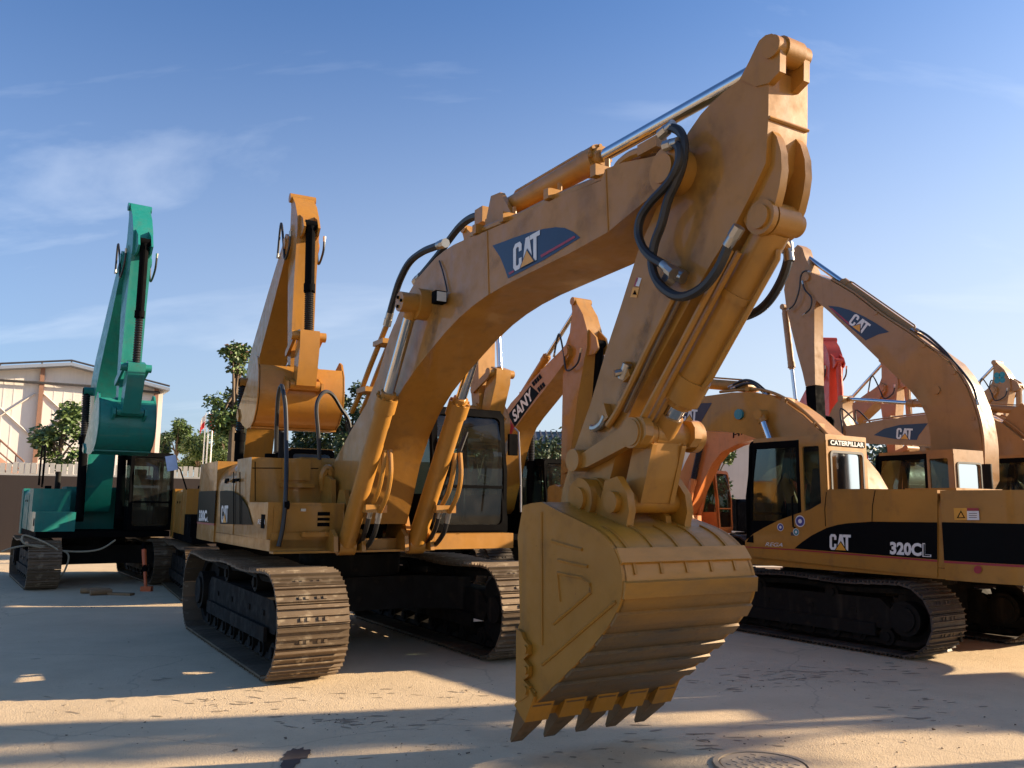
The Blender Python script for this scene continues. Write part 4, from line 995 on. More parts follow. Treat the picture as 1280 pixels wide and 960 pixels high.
# ================================================================== the two big machines on the right
B = Mach('excavator', 'yellow excavator with a long black side stripe, nearest on the right', (5.72, 12.46), (-0.57, 0.82), GRP)
br = B.root
undercarriage(br, 2.38, 1.72, 0.43, 0.72, SHOED, True, R(-2), pitch=0.19, dx=0.82)
BD = dict(hw=1.40, zf=1.00, zt=2.09, xr=-2.75, xc=-1.36, xf=1.70, cab=(0.26, 1.72, 0.38, 1.385, 1.13, 2.90), hood_x=-0.30, shoulder=0.22, tank_x=0.5, cwbev=0.035)
c, XF = upper(br, BD, YEL, band=(1.235, 1.70), left_body=False, cabmat=YEL)
YL = 1.40
lb = [(931, 695), (931.5, 676), (942, 667), (956, 659), (972, 651), (992, 643.5), (1012, 637), (1026, 629), (1033, 615), (1036, 611.5), (1085, 611), (1171.5, 612.5), (1171.5, 721.5)]
LB = B.ol(lb, YL)
left = MB().prism(LB, YL - 0.5, YL, 0.02).build('side_body', YEL, br)
st = [(993, 685.5), (1002, 678), (1015, 669), (1033, 660), (1047, 656), (1060, 654), (1090, 652), (1130, 652.5), (1171.6, 653), (1171.6, 699.5)]
MB().poly([B.y(u, v, YL + 0.005) for u, v in st]).build('stripe', DECK, left)
MB().poly([B.y(u, v, YL + 0.006) for u, v in ((931, 683), (993, 686.5), (1171.6, 700.2), (1171.6, 702.4), (993, 688), (931, 684.2))]).build('pinstripe', DRED, left)
for (u0, v0), (u1, v1) in (((1033, 615), (1032, 658)), ((1094, 613), (1090, 652))):
    MB().tube([B.y(u0, v0, YL + 0.001), B.y((u0 + u1) / 2 - 1.5, (v0 + v1) / 2, YL + 0.001), B.y(u1, v1, YL + 0.001)], 0.006, 5).build('seam', BLK, left)
cat_logo(left, B.y(1037, 687, YL + 0.010), B.y(1063.5, 688.5, YL + 0.010), B.y(1037, 667.5, YL + 0.010), (0, 1, 0), back=DECK)
lettering(left, WHT, '320C', B.y(1112.5, 693, YL + 0.010), B.y(1152, 695.5, YL + 0.010), B.y(1112.5, 677, YL + 0.010), 0.045)
# hollow L: white letter with a smaller dark letter on it
lettering(left, WHT, 'L', B.y(1153, 695.7, YL + 0.010), B.y(1164, 696.3, YL + 0.010), B.y(1153, 679, YL + 0.010), 0.02)
lettering(left, DECK, 'L', B.y(1154.3, 694.8, YL + 0.013), B.y(1162.6, 695.3, YL + 0.013), B.y(1154.3, 680, YL + 0.013), -0.01)
lettering(left, WHT, 'REGA', B.y(956.5, 682.5, YL + 0.008), B.y(978, 683.5, YL + 0.008), B.y(956.5, 677.8, YL + 0.008), 0.0, 0.1)
def disc(mch, par, u, v, y, r, mat, k, nm='sticker'):
    p = mch.y(u, v, y + 0.003 * k); MB().poly([p + Vector((r * math.cos(t), 0, r * math.sin(t))) for t in [2 * math.pi * i / 20 for i in range(20)]]).build(nm, mat, par)
for u, v, r, mt in ((1000, 651.5, 0.083, DBLUE), (975.5, 659, 0.056, DBLUE), (995, 665, 0.052, DTEAL)):
    disc(B, left, u, v, YL, r, WHT, 2); disc(B, left, u, v, YL, r * 0.84, mt, 3); disc(B, left, u, v, YL, r * 0.38, WHT, 4)
MB().poly([B.y(u, v, YL + 0.006) for u, v in ((933, 677.5), (936, 672), (941.5, 668.5), (942, 678.5))]).build('vent', BLK, left)
cw = [o for o in br.children if o.name.startswith('counterweight')][0]
def cwpt(u, v, grow):     # on the counterweight's side
    return B.y(u, v, YL + grow)
def stick(P, mat, nm, g):
    o = MB().poly([cwpt(u, v, g) for u, v in P]).build(nm, mat, cw); return side_text(o, -1.36, 1.40 + g - 0.012, -2.75)
stick([(1192, 635), (1208.5, 635), (1209, 650), (1193, 650)], DYEL, 'warning_label', 0.016)
stick([(1208.5, 635), (1223, 635), (1224, 650), (1209, 650)], WHT, 'warning_label', 0.016)
stick([(1208.5, 635), (1223, 635), (1223.3, 638.6), (1208.7, 638.6)], DRED, 'warning_band', 0.019)
stick([(1196, 647.5), (1201, 638), (1206.5, 647.5)], BLK, 'warning_sign', 0.019)
stick([(1198, 646.6), (1201.1, 640.4), (1204.6, 646.6)], DYEL, 'warning_sign', 0.022)
for v in (641.5, 644, 646.5): stick([(1211, v), (1221, v), (1221, v + 0.7), (1211, v + 0.7)], DKGR, 'print_line', 0.019)
P = [(1222 + 5 * math.cos(t), 712 + 5 * math.sin(t)) for t in [2 * math.pi * i / 18 for i in range(18)]]
stick(P[::-1], DRED, 'reflector', 0.016)
# cab details: name plate over the rear window
p = BD['cab']; x0 = p[0] - 0.022
MB().poly([Vector((x0, a, b)) for a, b in ((p[3] - 0.08, 2.74), (p[2] + 0.06, 2.74), (p[2] + 0.06, 2.83), (p[3] - 0.08, 2.83))]).build('name_plate', DECK, c)
lettering(c, WHT, 'CATERPILLAR', Vector((x0 - 0.004, p[3] - 0.10, 2.75)), Vector((x0 - 0.004, p[2] + 0.09, 2.75)), Vector((x0 - 0.004, p[3] - 0.10, 2.82)), 0.03)
MB().box((0.75, 0.50, 2.2), (0.5, 0.02, 0.8)).build('sun_blind', CURT, c)
# boom, traced on its left face
YBL = 0.30
bb = [(1090, 622), (1072, 590), (1050, 562), (1030, 543), (1020, 535), (1002, 518), (982, 503.5), (963, 494), (940, 490), (915, 490.5), (890, 494), (864, 497.5), (830, 500), (800, 502), (775, 508), (768, 514), (769, 522), (778, 530), (800, 534), (830, 536), (864, 537.5), (902, 539), (927, 542), (950, 550), (985, 570), (1020, 598), (1050, 630), (1075, 650)]
boom = MB().prism(B.ol(bb, YBL), YBL - 0.56, YBL, 0.012).build('boom', YEL, br)
def onB(u, v, dy=0.0): return B.y(u, v, YBL + dy)
for off in (0.06, 0.14, 0.22):
    P = [B.y(u, v, YBL - off) for u, v in ((900, 490), (940, 486.5), (963, 490), (984, 499.5), (1004, 514), (1022, 531), (1036, 546), (1052, 562))]
    MB().tube(smoothpath(P, 4), 0.026, 7).build('pipe', YEL, boom)
for u, v in ((940, 487), (985, 501), (1022, 532)):
    p = B.y(u, v, YBL - 0.14); MB().box(p, (0.08, 0.26, 0.07), None, 0.008).build('pipe_clamp', YEL, boom)
MB().poly([onB(u, v, 0.004) for u, v in ((890, 503.5), (876, 528), (855, 526), (835, 522), (820, 517), (835, 509), (855, 505))]).build('decal', NAVY, boom)
MB().poly([onB(u, v, 0.006) for u, v in ((877, 526.8), (875.5, 528.6), (840, 524.5), (835, 522.4))]).build('decal_line', DRED, boom)
cat_logo(boom, onB(851, 525.5, 0.008), onB(871, 527.5, 0.008), onB(852, 510.5, 0.008), (0, 1, 0))
m = MB(); p = onB(925, 518); m.cyl(p + Vector((0, 0.0, 0)), p + Vector((0, 0.05, 0)), 0.09, None, 16); m.build('cover_cap', DTEAL, boom)
kp = B.xz(949, 518, YBL + 0.15)
MB().pin(kp[0], kp[1], YBL - 0.75, YBL + 0.2, 0.085, 20).build('pin', YEL, boom)
fp = (1.30, 1.30)
for yy in (YBL + 0.12, YBL - 0.68):
    cylinder(br, (fp[0], yy, fp[1]), (kp[0], yy, kp[1]), 0.095, 0.06, 0.55, YEL, 'boom_cylinder', 0.07)
TPb = B.xz(778, 519, YBL)
ab = B.xz(935, 484, 0.02); tp = B.xz(770, 470, 0.02)
cylinder(br, (ab[0], 0.02, ab[1]), (tp[0], 0.02, tp[1]), 0.095, 0.055, 0.62, YEL, 'arm_cylinder', 0.1)
armp = [(tp[0], tp[1] + 0.08), (tp[0] + 0.25, tp[1] - 0.2), (TPb[0] + 0.45, TPb[1] - 0.3), (TPb[0] - 0.55, 0.80), (TPb[0] - 0.75, 0.70), (TPb[0] - 0.95, 0.85), (TPb[0] - 0.25, TPb[1]), (tp[0] - 0.12, tp[1])]
MB().prism(armp, -0.18, 0.22, 0.012).build('arm', YEL, br)
hose(br, [B.y(u, v, 0.1) for u, v in ((912, 484), (925, 477), (935, 475.5), (945, 479), (955, 487), (962, 493))], 0.026)
hose(br, [B.y(u, v, 0.2) for u, v in ((915, 486), (930, 480), (942, 480), (952, 488), (958, 494))], 0.026)
s_ = 0.95
bb = xf2(BUCK, (TPb[0] - 0.80, 0.95), R(-100), s_); bo = xf2(BUCK_OPEN, (TPb[0] - 0.80, 0.95), R(-100), s_)
b_, _ = bucket(br, xf2(BUCK, (TPb[0] - 0.8, 1.75), R(-20), s_), xf2(BUCK_OPEN, (TPb[0] - 0.8, 1.75), R(-20), s_), -0.55, 0.6, YELB, 5, False)

# second machine, boom crossing the sky
D = Mach('excavator', 'yellow excavator with raised boom and black arm tip, behind the black striped one', (9.15, 16.12), (-0.5, 0.866), GRP)
dr = D.root
undercarriage(dr, 2.38, 1.72, 0.43, 0.72, SHOED, False)
DD = dict(hw=1.40, zf=1.00, zt=2.09, xr=-2.75, xc=-1.31, xf=1.60, cab=(-0.15, 1.58, 0.44, 1.385, 1.13, 2.95), hood_x=-0.30, shoulder=0.2, tank_x=0.5)
c, XF = upper(dr, DD, TAN, band=(1.2, 1.66), cabmat=TAN)
YD = 0.30
bb = [(1228, 600), (1227, 560), (1225.5, 545), (1222, 525), (1216, 505), (1208, 485), (1198, 468), (1185, 452), (1160, 434), (1135, 416), (1100, 393.5), (1065, 366.5), (1035, 349), (1012, 340), (1005, 343), (1003, 350), (1007, 360), (1022, 377), (1037, 390), (1070, 422), (1105, 456), (1135, 485), (1150, 503), (1159, 522), (1163, 545), (1164, 575), (1180, 620), (1215, 625)]
boom = MB().prism(D.ol(bb, YD), YD - 0.56, YD, 0.012).build('boom', TAN, dr)
def onD(u, v, dy=0.0): return D.y(u, v, YD + dy)
dp = [(1035, 382), (1048, 383.5), (1062, 387.5), (1080, 395.5), (1095, 404), (1111.5, 415), (1098, 418), (1082, 425.5), (1065, 411), (1048, 396)]
MB().poly([onD(u, v, 0.004) for u, v in dp]).build('decal', NAVY, boom)
MB().poly([onD(u, v, 0.006) for u, v in ((1038, 385.5), (1040, 385), (1064, 406), (1062, 407))]).build('decal_line', DRED, boom)
cat_logo(boom, onD(1060, 404, 0.008), onD(1079.5, 418.5, 0.008), onD(1069, 391.5, 0.008), (0, 1, 0))
for off in (0.05, 0.13, 0.30, 0.40):
    P = [D.y(u, v, YD - off) for u, v in ((1040, 349), (1070, 367), (1102, 392), (1136, 414), (1162, 432.5), (1187, 450), (1200, 466), (1211, 484), (1219, 505), (1225, 525), (1229, 550), (1230, 580))]
    MB().tube(smoothpath(P, 4), 0.026, 7).build('pipe', TAN, boom)
for u, v in ((1102, 393), (1162, 433.5), (1200, 467), (1224, 524)):
    p = D.y(u, v, YD - 0.2); MB().box(p, (0.08, 0.44, 0.07), None, 0.008).build('pipe_clamp', TAN, boom)
tp = D.xz(1009, 347, YD)
MB().pin(tp[0], tp[1], YD - 0.62, YD + 0.05, 0.09, 18).build('pin', TAN, boom)
at = D.xz(999, 316, 0.12)
cylinder(dr, (*D.xz(1146, 418, 0.02)[:1], 0.02, D.xz(1146, 418, 0.02)[1]), (at[0], 0.02, at[1]), 0.10, 0.06, 0.60, TAN, 'arm_cylinder', 0.1)
YDA = 0.22
aa = [(997, 306), (1003, 310), (1006, 320), (1014, 338), (1018, 350), (1022, 372), (1018, 384), (1018, 430), (1019, 481), (1007, 483), (1003, 465), (996, 440), (988, 407), (983, 385), (980, 362), (985, 335), (990, 313)]
arm = MB().prism(D.ol(aa, YDA), YDA - 0.30, YDA, 0.012).build('arm', TAN, dr)
a2 = [(1007, 483.5), (1019, 481.5), (1021, 522), (1016, 528), (1011, 522), (1008, 500)]
o = MB().prism(D.ol(a2, YDA), YDA - 0.30, YDA, 0.012).build('arm_end', BLK, arm); o['label'] = 'black painted end of the arm'
p1 = D.xz(981, 384, 0.02); p2 = D.xz(995, 505, 0.02)
cylinder(dr, (p1[0], 0.02, p1[1]), (p2[0], 0.02, p2[1]), 0.075, 0.045, 0.62, TAN, 'bucket_cylinder', 0.1)
hose(dr, [D.y(u, v, 0.34) for u, v in ((1013, 340), (1006, 339), (1001, 345), (999, 362), (993, 380), (984, 388))], 0.02)
hose(dr, [D.y(u, v, 0.36) for u, v in ((1003, 352), (1006, 362), (1014, 372), (1013, 385), (1004, 394))], 0.02)
hose(dr, [D.y(u, v, 0.2) for u, v in ((1146, 412), (1160, 420), (1180, 438), (1192, 452), (1205, 467), (1217, 485), (1222, 505))], 0.026)
hose(dr, [D.y(u, v, 0.1) for u, v in ((1140, 412), (1160, 425), (1178, 440), (1188, 452))], 0.024)
kp = D.xz(1165, 487, YD + 0.15); MB().pin(kp[0], kp[1], YD - 0.75, YD + 0.03, 0.085, 18).build('pin', TAN, boom)
for yy in (YD - 0.69,):
    cylinder(dr, (1.25, yy, 1.3), (kp[0], yy, kp[1]), 0.09, 0.055, 0.6, TAN, 'boom_cylinder', 0.07)
tipD = D.xz(1015, 524, 0.02)
b_, _ = bucket(dr, xf2(BUCK, tipD, R(15), 0.9), xf2(BUCK_OPEN, tipD, R(15), 0.9), -0.5, 0.55, BLK, 5, False)

# third machine, low boom
G = Mach('excavator', 'yellow excavator with low boom and level arm ram, at the right edge', (12.35, 17.8), (-0.5, 0.866), GRP)
gr = G.root
undercarriage(gr, 2.38, 1.72, 0.43, 0.72, SHOED, False)
upper(gr, dict(DD, cab=(-0.15, 1.58, 0.44, 1.385, 1.13, 3.02)), TAN, band=(1.2, 1.66), cabmat=TAN)
foot = (0.15, 1.75); tip = G.xz(1052, 541, 0.3)
S = boom_set(G, foot, tip, (tip[0] + 0.2, 1.35), TAN, 0.02, wb=0.54, bk_ang=R(-30), bk_s=0.8, bk_w=1.1)
boom = S['boom']; YG = 0.02 + 0.27
dp = [(1092, 544), (1105, 536), (1125, 531), (1160, 529), (1148, 545), (1146, 550), (1120, 549)]
MB().poly([G.y(u, v, YG + 0.004) for u, v in dp]).build('decal', NAVY, boom)
cat_logo(boom, G.y(1120, 548.5, YG + 0.008), G.y(1140, 549.5, YG + 0.008), G.y(1121, 535, YG + 0.008), (0, 1, 0))

# ================================================================== back row
def backer(name_label, C, F, tip, armtip, mat, foot=(0.15, 1.8), hw=1.42, shoe=SHOED, detail=True, cabmat=None, armmat=None, framemat=None, bodymat=None, **k):
    m = Mach('excavator', name_label, C, F, GRP)
    undercarriage(m.root, 2.45, 1.80, 0.46, 0.62, shoe, detail)
    upper(m.root, dict(hw=hw, zf=1.05, zt=2.15, xr=-2.85, xc=-1.5, xf=1.5, cab=(-0.25, 1.52, 0.45, hw - .02, 1.2, 3.0), hood_x=-0.30, shoulder=0.16, tank_x=0.45, framemat=framemat or mat), bodymat or mat, cabmat=cabmat or mat)
    return m, boom_set(m, foot, tip, armtip, mat, -0.05, armmat=armmat, **k)
FT = (math.sin(R(34.5)), -math.cos(R(34.5)))
T, S = backer('teal green excavator with arm folded down and bucket curled', (-9.95, 20.4), FT, (2.95, 7.1), (3.2, 3.9), TEAL, shoe=SHOE, bk_ang=R(-52), bk_s=1.10, bk_w=1.12, boots=True, teeth=5, cabmat=BLK, framemat=BLK, barrelmat=BLK)
rail = MB(); rail.tube(smoothpath([(1.2, -1.3, 2.15), (1.2, -1.3, 3.0), (0.9, -1.3, 3.05), (0.5, -1.3, 3.0), (0.5, -1.3, 2.2)], 5), 0.022, 6); rail.build('grab_rail', BLK, T.root)
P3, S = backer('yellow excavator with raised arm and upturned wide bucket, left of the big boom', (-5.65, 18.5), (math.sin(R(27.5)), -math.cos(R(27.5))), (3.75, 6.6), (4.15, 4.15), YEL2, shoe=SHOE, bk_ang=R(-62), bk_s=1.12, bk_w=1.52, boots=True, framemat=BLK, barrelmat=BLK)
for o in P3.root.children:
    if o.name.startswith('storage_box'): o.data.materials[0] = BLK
P4, S = backer('yellow excavator with its folded arm rising behind the big cab', (-2.75, 20.1), (math.sin(R(35)), -math.cos(R(35))), (3.4, 6.6), (3.9, 3.75), YEL, shoe=SHOE, bk_ang=R(-50), bk_s=0.75, bk_w=1.0)
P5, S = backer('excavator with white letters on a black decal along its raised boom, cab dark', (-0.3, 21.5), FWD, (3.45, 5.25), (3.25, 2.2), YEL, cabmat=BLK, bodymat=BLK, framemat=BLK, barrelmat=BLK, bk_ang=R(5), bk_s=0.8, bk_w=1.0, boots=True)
ys = -0.05 - 0.29
boom = S['boom']
# decal along the boom's right face
fo, ti = S['foot'], S['tip']
def bl(p, q, dy): 
    a = along([(p, q)], fo, ti)[0]; return Vector((a[0], ys - dy, a[1]))
MB().poly([bl(.46, .105, .004), bl(.72, .045, .004), bl(.70, .135, .004), bl(.46, .20, .004)]).build('decal', DECK, boom)
MB().poly([bl(.40, .105, .004), bl(.455, .106, .004), bl(.455, .202, .004), bl(.40, .21, .004)]).build('decal_band', DRED, boom)
for i in range(7):
    a = .715 + 0.02 * (i // 2) + (0.01 if i % 2 else 0); q0 = .125 - .06 * (i % 2) - 0.008 * (i // 2)
    MB().poly([bl(a, q0 - .02, .004), bl(a + .018, q0 - .025, .004), bl(a + .018, q0 + .005, .004), bl(a, q0 + .01, .004)]).build('decal_square', DECK, boom)
lettering(boom, WHT, 'SANY', bl(.475, .118, .008), bl(.675, .066, .008), bl(.475, .185, .008), 0.03, 0.1)
HF = (math.sin(R(50)), -math.cos(R(50)))
H = Mach('excavator', 'orange excavator seen under the boom beside the striped one, small green cab glass', (5.0, 27.0), HF, GRP)
undercarriage(H.root, 2.45, 1.80, 0.46, 0.62, SHOED, False)
upper(H.root, dict(hw=1.42, zf=1.05, zt=2.1, xr=-2.85, xc=-1.5, xf=1.5, cab=(-0.2, 1.55, 0.45, 1.40, 1.15, 3.02), hood_x=-0.3), ORG, cabmat=ORG, doormat=ORG)
hb = [(838, 640), (839, 630), (847, 600), (857, 577), (870, 552), (882, 540), (900, 534), (940, 533), (985, 538), (1030, 545), (1032, 553), (985, 553), (940, 550), (920, 556), (902, 565), (890, 580), (880, 600), (870, 622), (858, 645)]
yh = -0.33
boom = MB().prism(H.ol(hb, yh), yh, yh + 0.56, 0.012).build('boom', ORG, H.root)
lettering(boom, BLK, 'HI', H.y(916, 548, yh - 0.005), H.y(928, 543, yh - 0.005), H.y(916, 541, yh - 0.005), 0.02)
for yy, k in ((yh - 0.14, 0), (yh + 0.72, 1)):
    p1 = H.xz(857, 645, yh - 0.14); p2 = H.xz(876, 556, yh - 0.14)
    cylinder(H.root, (p1[0], yy, p1[1]), (p2[0], yy, p2[1]), 0.10, 0.06, 0.5, ORG, 'boom_cylinder', 0.08, boot=True)
ht = H.xz(1028, 549, yh)
MB().prism([(ht[0] - .3, ht[1] + .9), (ht[0] + .1, ht[1] + .6), (ht[0] + .45, ht[1]), (ht[0] + .1, ht[1] - 2.3), (ht[0] - .15, ht[1] - 2.3), (ht[0] - .2, ht[1])], yh + 0.1, yh + 0.48, 0.01).build('arm', ORG, H.root)
b_, _ = bucket(H.root, xf2(BUCK, (ht[0], ht[1] - 2.2), R(-50), 0.8), xf2(BUCK_OPEN, (ht[0], ht[1] - 2.2), R(-50), 0.8), yh - 0.2, yh + 0.75, ORG, 5, False)
RF = (math.sin(R(2)), -math.cos(R(2)))
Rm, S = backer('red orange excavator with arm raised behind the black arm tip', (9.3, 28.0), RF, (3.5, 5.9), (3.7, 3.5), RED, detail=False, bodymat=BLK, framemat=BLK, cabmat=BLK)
yr = -0.05 - 0.29 - 0.005
fo, ti = S['foot'], S['tip']
E1, S = backer('sandy excavator with plain boom, between the red arm and the raised boom', (10.4, 29.8), FWD, (3.4, 5.7), (3.6, 3.2), TAN, detail=False)
E2, S = backer('sandy excavator with green mark on its arm, near the right edge of the row', (15.7, 32.8), FWD, (3.4, 6.1), (3.4, 3.4), TAN, detail=False, boots=True)
q = along([(-.16, .09)], S['tip'], (3.4, 3.4))[0]
m = MB(); yy = -0.05 - 0.20 - 0.004
for a in range(4):
    t = R(45 + 90 * a); cx, cz = q[0] + 0.13 * math.cos(t), q[1] + 0.13 * math.sin(t)
    m.poly([Vector((cx + 0.11 * math.cos(k), yy, cz + 0.11 * math.sin(k))) for k in [2 * math.pi * i / 12 for i in range(12)]])
m.build('sticker', DTEAL, S['arm'])
E3, S = backer('sandy excavator last in the row, cut off by the right edge', (18.7, 34.6), FWD, (3.0, 5.3), (3.0, 2.8), TAN, detail=False)

# ================================================================== machines beyond the frame whose shade crosses the yard
def copy_tree(o, parent=None):
    n = o.copy(); COL.objects.link(n)
    if parent is not None: n.parent = parent
    for ch in o.children: copy_tree(ch, n)
    return n
for (x, y, rz, lab, src) in ((18.2, 12.05, 192, 'yellow excavator with raised bucket far outside the right edge', P3),
                             (11.0, 7.7, 192, 'yellow excavator with raised bucket just outside the right edge', P3)):
    o = copy_tree(src.root); o.location = (x, y, 0); o.rotation_euler = (0, 0, R(rz)); o['label'] = lab

# ================================================================== ground
def ground_mat():
    m, nt, p = base_mat('dusty_concrete')
    t = N(nt, 'ShaderNodeTexCoord'); co = t.outputs['Object']
    n1 = noise(nt, 0.16, 6, 0.6, None, co); n2 = noise(nt, 1.1, 7, 0.65, (1, 1, 1), co); n3 = noise(nt, 14, 5, 0.7, None, co); n4 = noise(nt, 0.5, 6, 0.6, (0.5, 1.8, 1), co)
    n6 = noise(nt, 70, 3, 0.6, None, co)
    col = mixc(nt, ramp(nt, n1, 0.3, 0.7), (0.65, 0.50, 0.315), (0.54, 0.415, 0.265))
    col = mixc(nt, ramp(nt, n2, 0.40, 0.75, 0, 0.6), col, (0.44, 0.33, 0.20))
    col = mixc(nt, ramp(nt, n4, 0.56, 0.72, 0, 0.45), col, (0.66, 0.52, 0.34))
    col = mixc(nt, ramp(nt, n3, 0.58, 0.75, 0, 0.55), col, (0.28, 0.215, 0.155))
    n5 = noise(nt, 2.3, 8, 0.72, None, co)
    col = mixc(nt, ramp(nt, n5, 0.66, 0.74, 0, 0.7), col, (0.12, 0.095, 0.075))   # oily marks and crumbled soil
    # hairline cracks
    v = N(nt, 'ShaderNodeTexVoronoi', feature='DISTANCE_TO_EDGE'); v.inputs['Scale'].default_value = 0.22
    wv = N(nt, 'ShaderNodeMapping'); nt.links.new(co, wv.inputs[0])
    nn = N(nt, 'ShaderNodeTexNoise'); nn.inputs['Scale'].default_value = 0.9; nn.inputs['Detail'].default_value = 6; nt.links.new(co, nn.inputs['Vector'])
    ad = N(nt, 'ShaderNodeMixRGB', blend_type='ADD'); ad.inputs[0].default_value = 1.2; nt.links.new(co, ad.inputs[1]); nt.links.new(nn.outputs['Color'], ad.inputs[2]); nt.links.new(ad.outputs[0], v.inputs['Vector'])
    col = mixc(nt, ramp(nt, v.outputs[0], 0.0, 0.004, 0.35, 0.0), col, (0.20, 0.155, 0.11))
    nt.links.new(col, p.inputs['Base Color'])
    p.inputs['Roughness'].default_value = 0.88
    mx = N(nt, 'ShaderNodeMath', operation='ADD'); nt.links.new(n3, mx.inputs[0]); nt.links.new(n6, mx.inputs[1])
    mx2 = N(nt, 'ShaderNodeMath', operation='ADD'); nt.links.new(mx.outputs[0], mx2.inputs[0]); nt.links.new(n2, mx2.inputs[1])
    bump(nt, p, mx2.outputs[0], 0.5, 0.02)
    return m
g = MB(); g.poly([(-900, -60, 0), (900, -60, 0), (900, 1500, 0), (-900, 1500, 0)])
struct(g.build('ground', ground_mat()))
def gp(u, v):
    r = ray(u, v); t = -CAMH / r.z; p = CO + r * t; return p
# oil stain and soil crumbs
OIL = flat('oil_stain', (0.07, 0.055, 0.045), 0.55, 0, 0.4)
SOIL = flat('soil_crumb', (0.17, 0.12, 0.08), 0.95, 0, 0.5)
rnd = random.Random(3)
def blob(u, v, rx, ry, name, mat, z=0.004):
    p = gp(u, v); P = []
    for i in range(28):
        a = 2 * math.pi * i / 28; k = 1 + rnd.uniform(-.22, .22); P.append((p.x + rx * k * math.cos(a), p.y + ry * k * math.sin(a), z))
    return struct(MB().poly(P).build(name, mat))
blob(371, 944, 0.095, 0.18, 'oil_stain', OIL); blob(362, 955, 0.06, 0.13, 'oil_stain', OIL, 0.006)
m = MB()
def crumb(p, r):
    pts = [Vector((rnd.uniform(-1, 1), rnd.uniform(-1, 1), rnd.uniform(0.1, .9))) * r for _ in range(7)]
    vs = [m.bm.verts.new(Vector((p.x, p.y, 0)) + q) for q in pts]
    try: bmesh.ops.convex_hull(m.bm, input=vs)
    except Exception: pass
for cu, cv, sp, n in ((340, 857, 12, 12), (430, 902, 30, 40), (265, 880, 25, 26), (590, 870, 60, 26), (960, 850, 50, 60), (1090, 838, 60, 40), (1180, 905, 70, 30), (500, 940, 80, 40), (130, 745, 40, 20), (900, 930, 80, 40), (200, 900, 180, 60), (1100, 920, 170, 60), (60, 800, 60, 20)):
    for _ in range(n):
        v = min(959, max(760, rnd.gauss(cv, sp * 0.18))); crumb(gp(rnd.gauss(cu, sp), v), abs(rnd.gauss(0, 0.006)) + 0.003)
bmesh.ops.delete(m.bm, geom=[v for v in m.bm.verts if not v.link_faces], context='VERTS')
struct(m.build('soil_crumbs', SOIL), 'stuff')
SCUFF = flat('scuffed_soil', (0.37, 0.28, 0.18), 0.95, 0, 0.4)
m = MB()
for cu, cv, su, sv, n in ((1010, 842, 60, 6, 70), (1080, 838, 40, 4, 40), (940, 850, 40, 10, 50), (420, 903, 40, 6, 40), (300, 880, 30, 8, 26), (600, 905, 50, 12, 30), (1180, 880, 60, 14, 40), (860, 925, 60, 10, 30), (150, 870, 120, 20, 40), (480, 868, 90, 8, 40), (720, 940, 100, 10, 30)):
    for _ in range(n // 2):
        p = gp(rnd.gauss(cu, su), min(958, max(800, rnd.gauss(cv, sv)))); a0 = rnd.uniform(-0.5, 0.5); rx, ry = rnd.uniform(0.02, 0.09), rnd.uniform(0.006, 0.02); P = []
        for i in range(9):
            a = 2 * math.pi * i / 9; k = 1 + rnd.uniform(-.35, .35); x, y = rx * k * math.cos(a), ry * k * math.sin(a)
            P.append((p.x + x * math.cos(a0) - y * math.sin(a0), p.y + x * math.sin(a0) + y * math.cos(a0), 0.002 + 0.002 * rnd.random()))
        m.poly(P)
struct(m.build('scuff_marks', SCUFF, None, False), 'stuff')
# manhole cover at the bottom edge
IRON = paint('cast_iron', (0.40, 0.32, 0.23), (0.55, 0.44, 0.32), amount=0.9, rough=0.7, coat=0)
p = gp(954, 958)
mh = empty('manhole_cover', (p.x, p.y, 0)); tag(mh, 'dusty round manhole cover set in the ground at the bottom edge', 'manhole')
m = MB(); m.cyl((0, 0, 0.003), (0, 0, 0.012), 0.30, None, 40); m.build('lid', IRON, mh)
m = MB(); O = [(0.355 * math.cos(t), 0.355 * math.sin(t), 0.003) for t in [2 * math.pi * i / 48 for i in range(48)]]; I = [(0.315 * math.cos(t), 0.315 * math.sin(t), 0.003) for t in [2 * math.pi * i / 48 for i in range(48)]]
m.ring([Vector(a) for a in O], [Vector(a) for a in I], (0, 0, 0.014)); m.build('frame', IRON, mh)
stud = MB(); stud.box((0, 0, 0), (0.045, 0.012, 0.006)); sme = stud.mesh('stud'); sme.materials.append(IRON)
for i in range(-4, 5):
    for j in range(-4, 5):
        if (i * i + j * j) < 17:
            o = link('stud', sme, None, mh); o.location = (i * 0.062, j * 0.062, 0.0125); o.rotation_euler = (0, 0, R(45 if (i + j) % 2 else -45))

# ================================================================== things standing about
def at(u, v, d):
    r = ray(u, v); return CO + r * (d / r.y)
p = gp(182, 739)
SORG = flat('signal_orange', (0.65, 0.13, 0.03), 0.5)
sl = empty('sledgehammer', (p.x, p.y, 0)); tag(sl, 'orange handled tool standing on its head against the teal track', 'sledgehammer')
a = Vector((0.0, 0, 0.05)); b = Vector((-0.24, 0.30, 0.98))
L_ = lambda t: a + (b - a) * t
m = MB(); m.cyl(L_(0), L_(0.36), 0.035, None, 10); m.build('shaft', SORG, sl)
m = MB(); m.cyl(L_(0.36), L_(0.5), 0.03, None, 10); m.box(L_(0.42), (0.09, 0.07, 0.09), None, 0.01); m.build('collar', BLK, sl)
m = MB(); m.cyl(L_(0.5), L_(0.85), 0.05, 0.05, 10); m.build('grip', SORG, sl)
m = MB(); m.cyl(L_(0.85), L_(1.0), 0.04, 0.03, 10); m.build('tip', BLK, sl)
m = MB(); m.box((0.02, 0, 0.05), (0.22, 0.12, 0.10), None, 0.025); m.build('head', SORG, sl)
p = gp(235, 739)
tb = empty('tool_bag', (p.x, p.y, 0)); tag(tb, 'crumpled white bag on the ground beside the big track', 'bag')
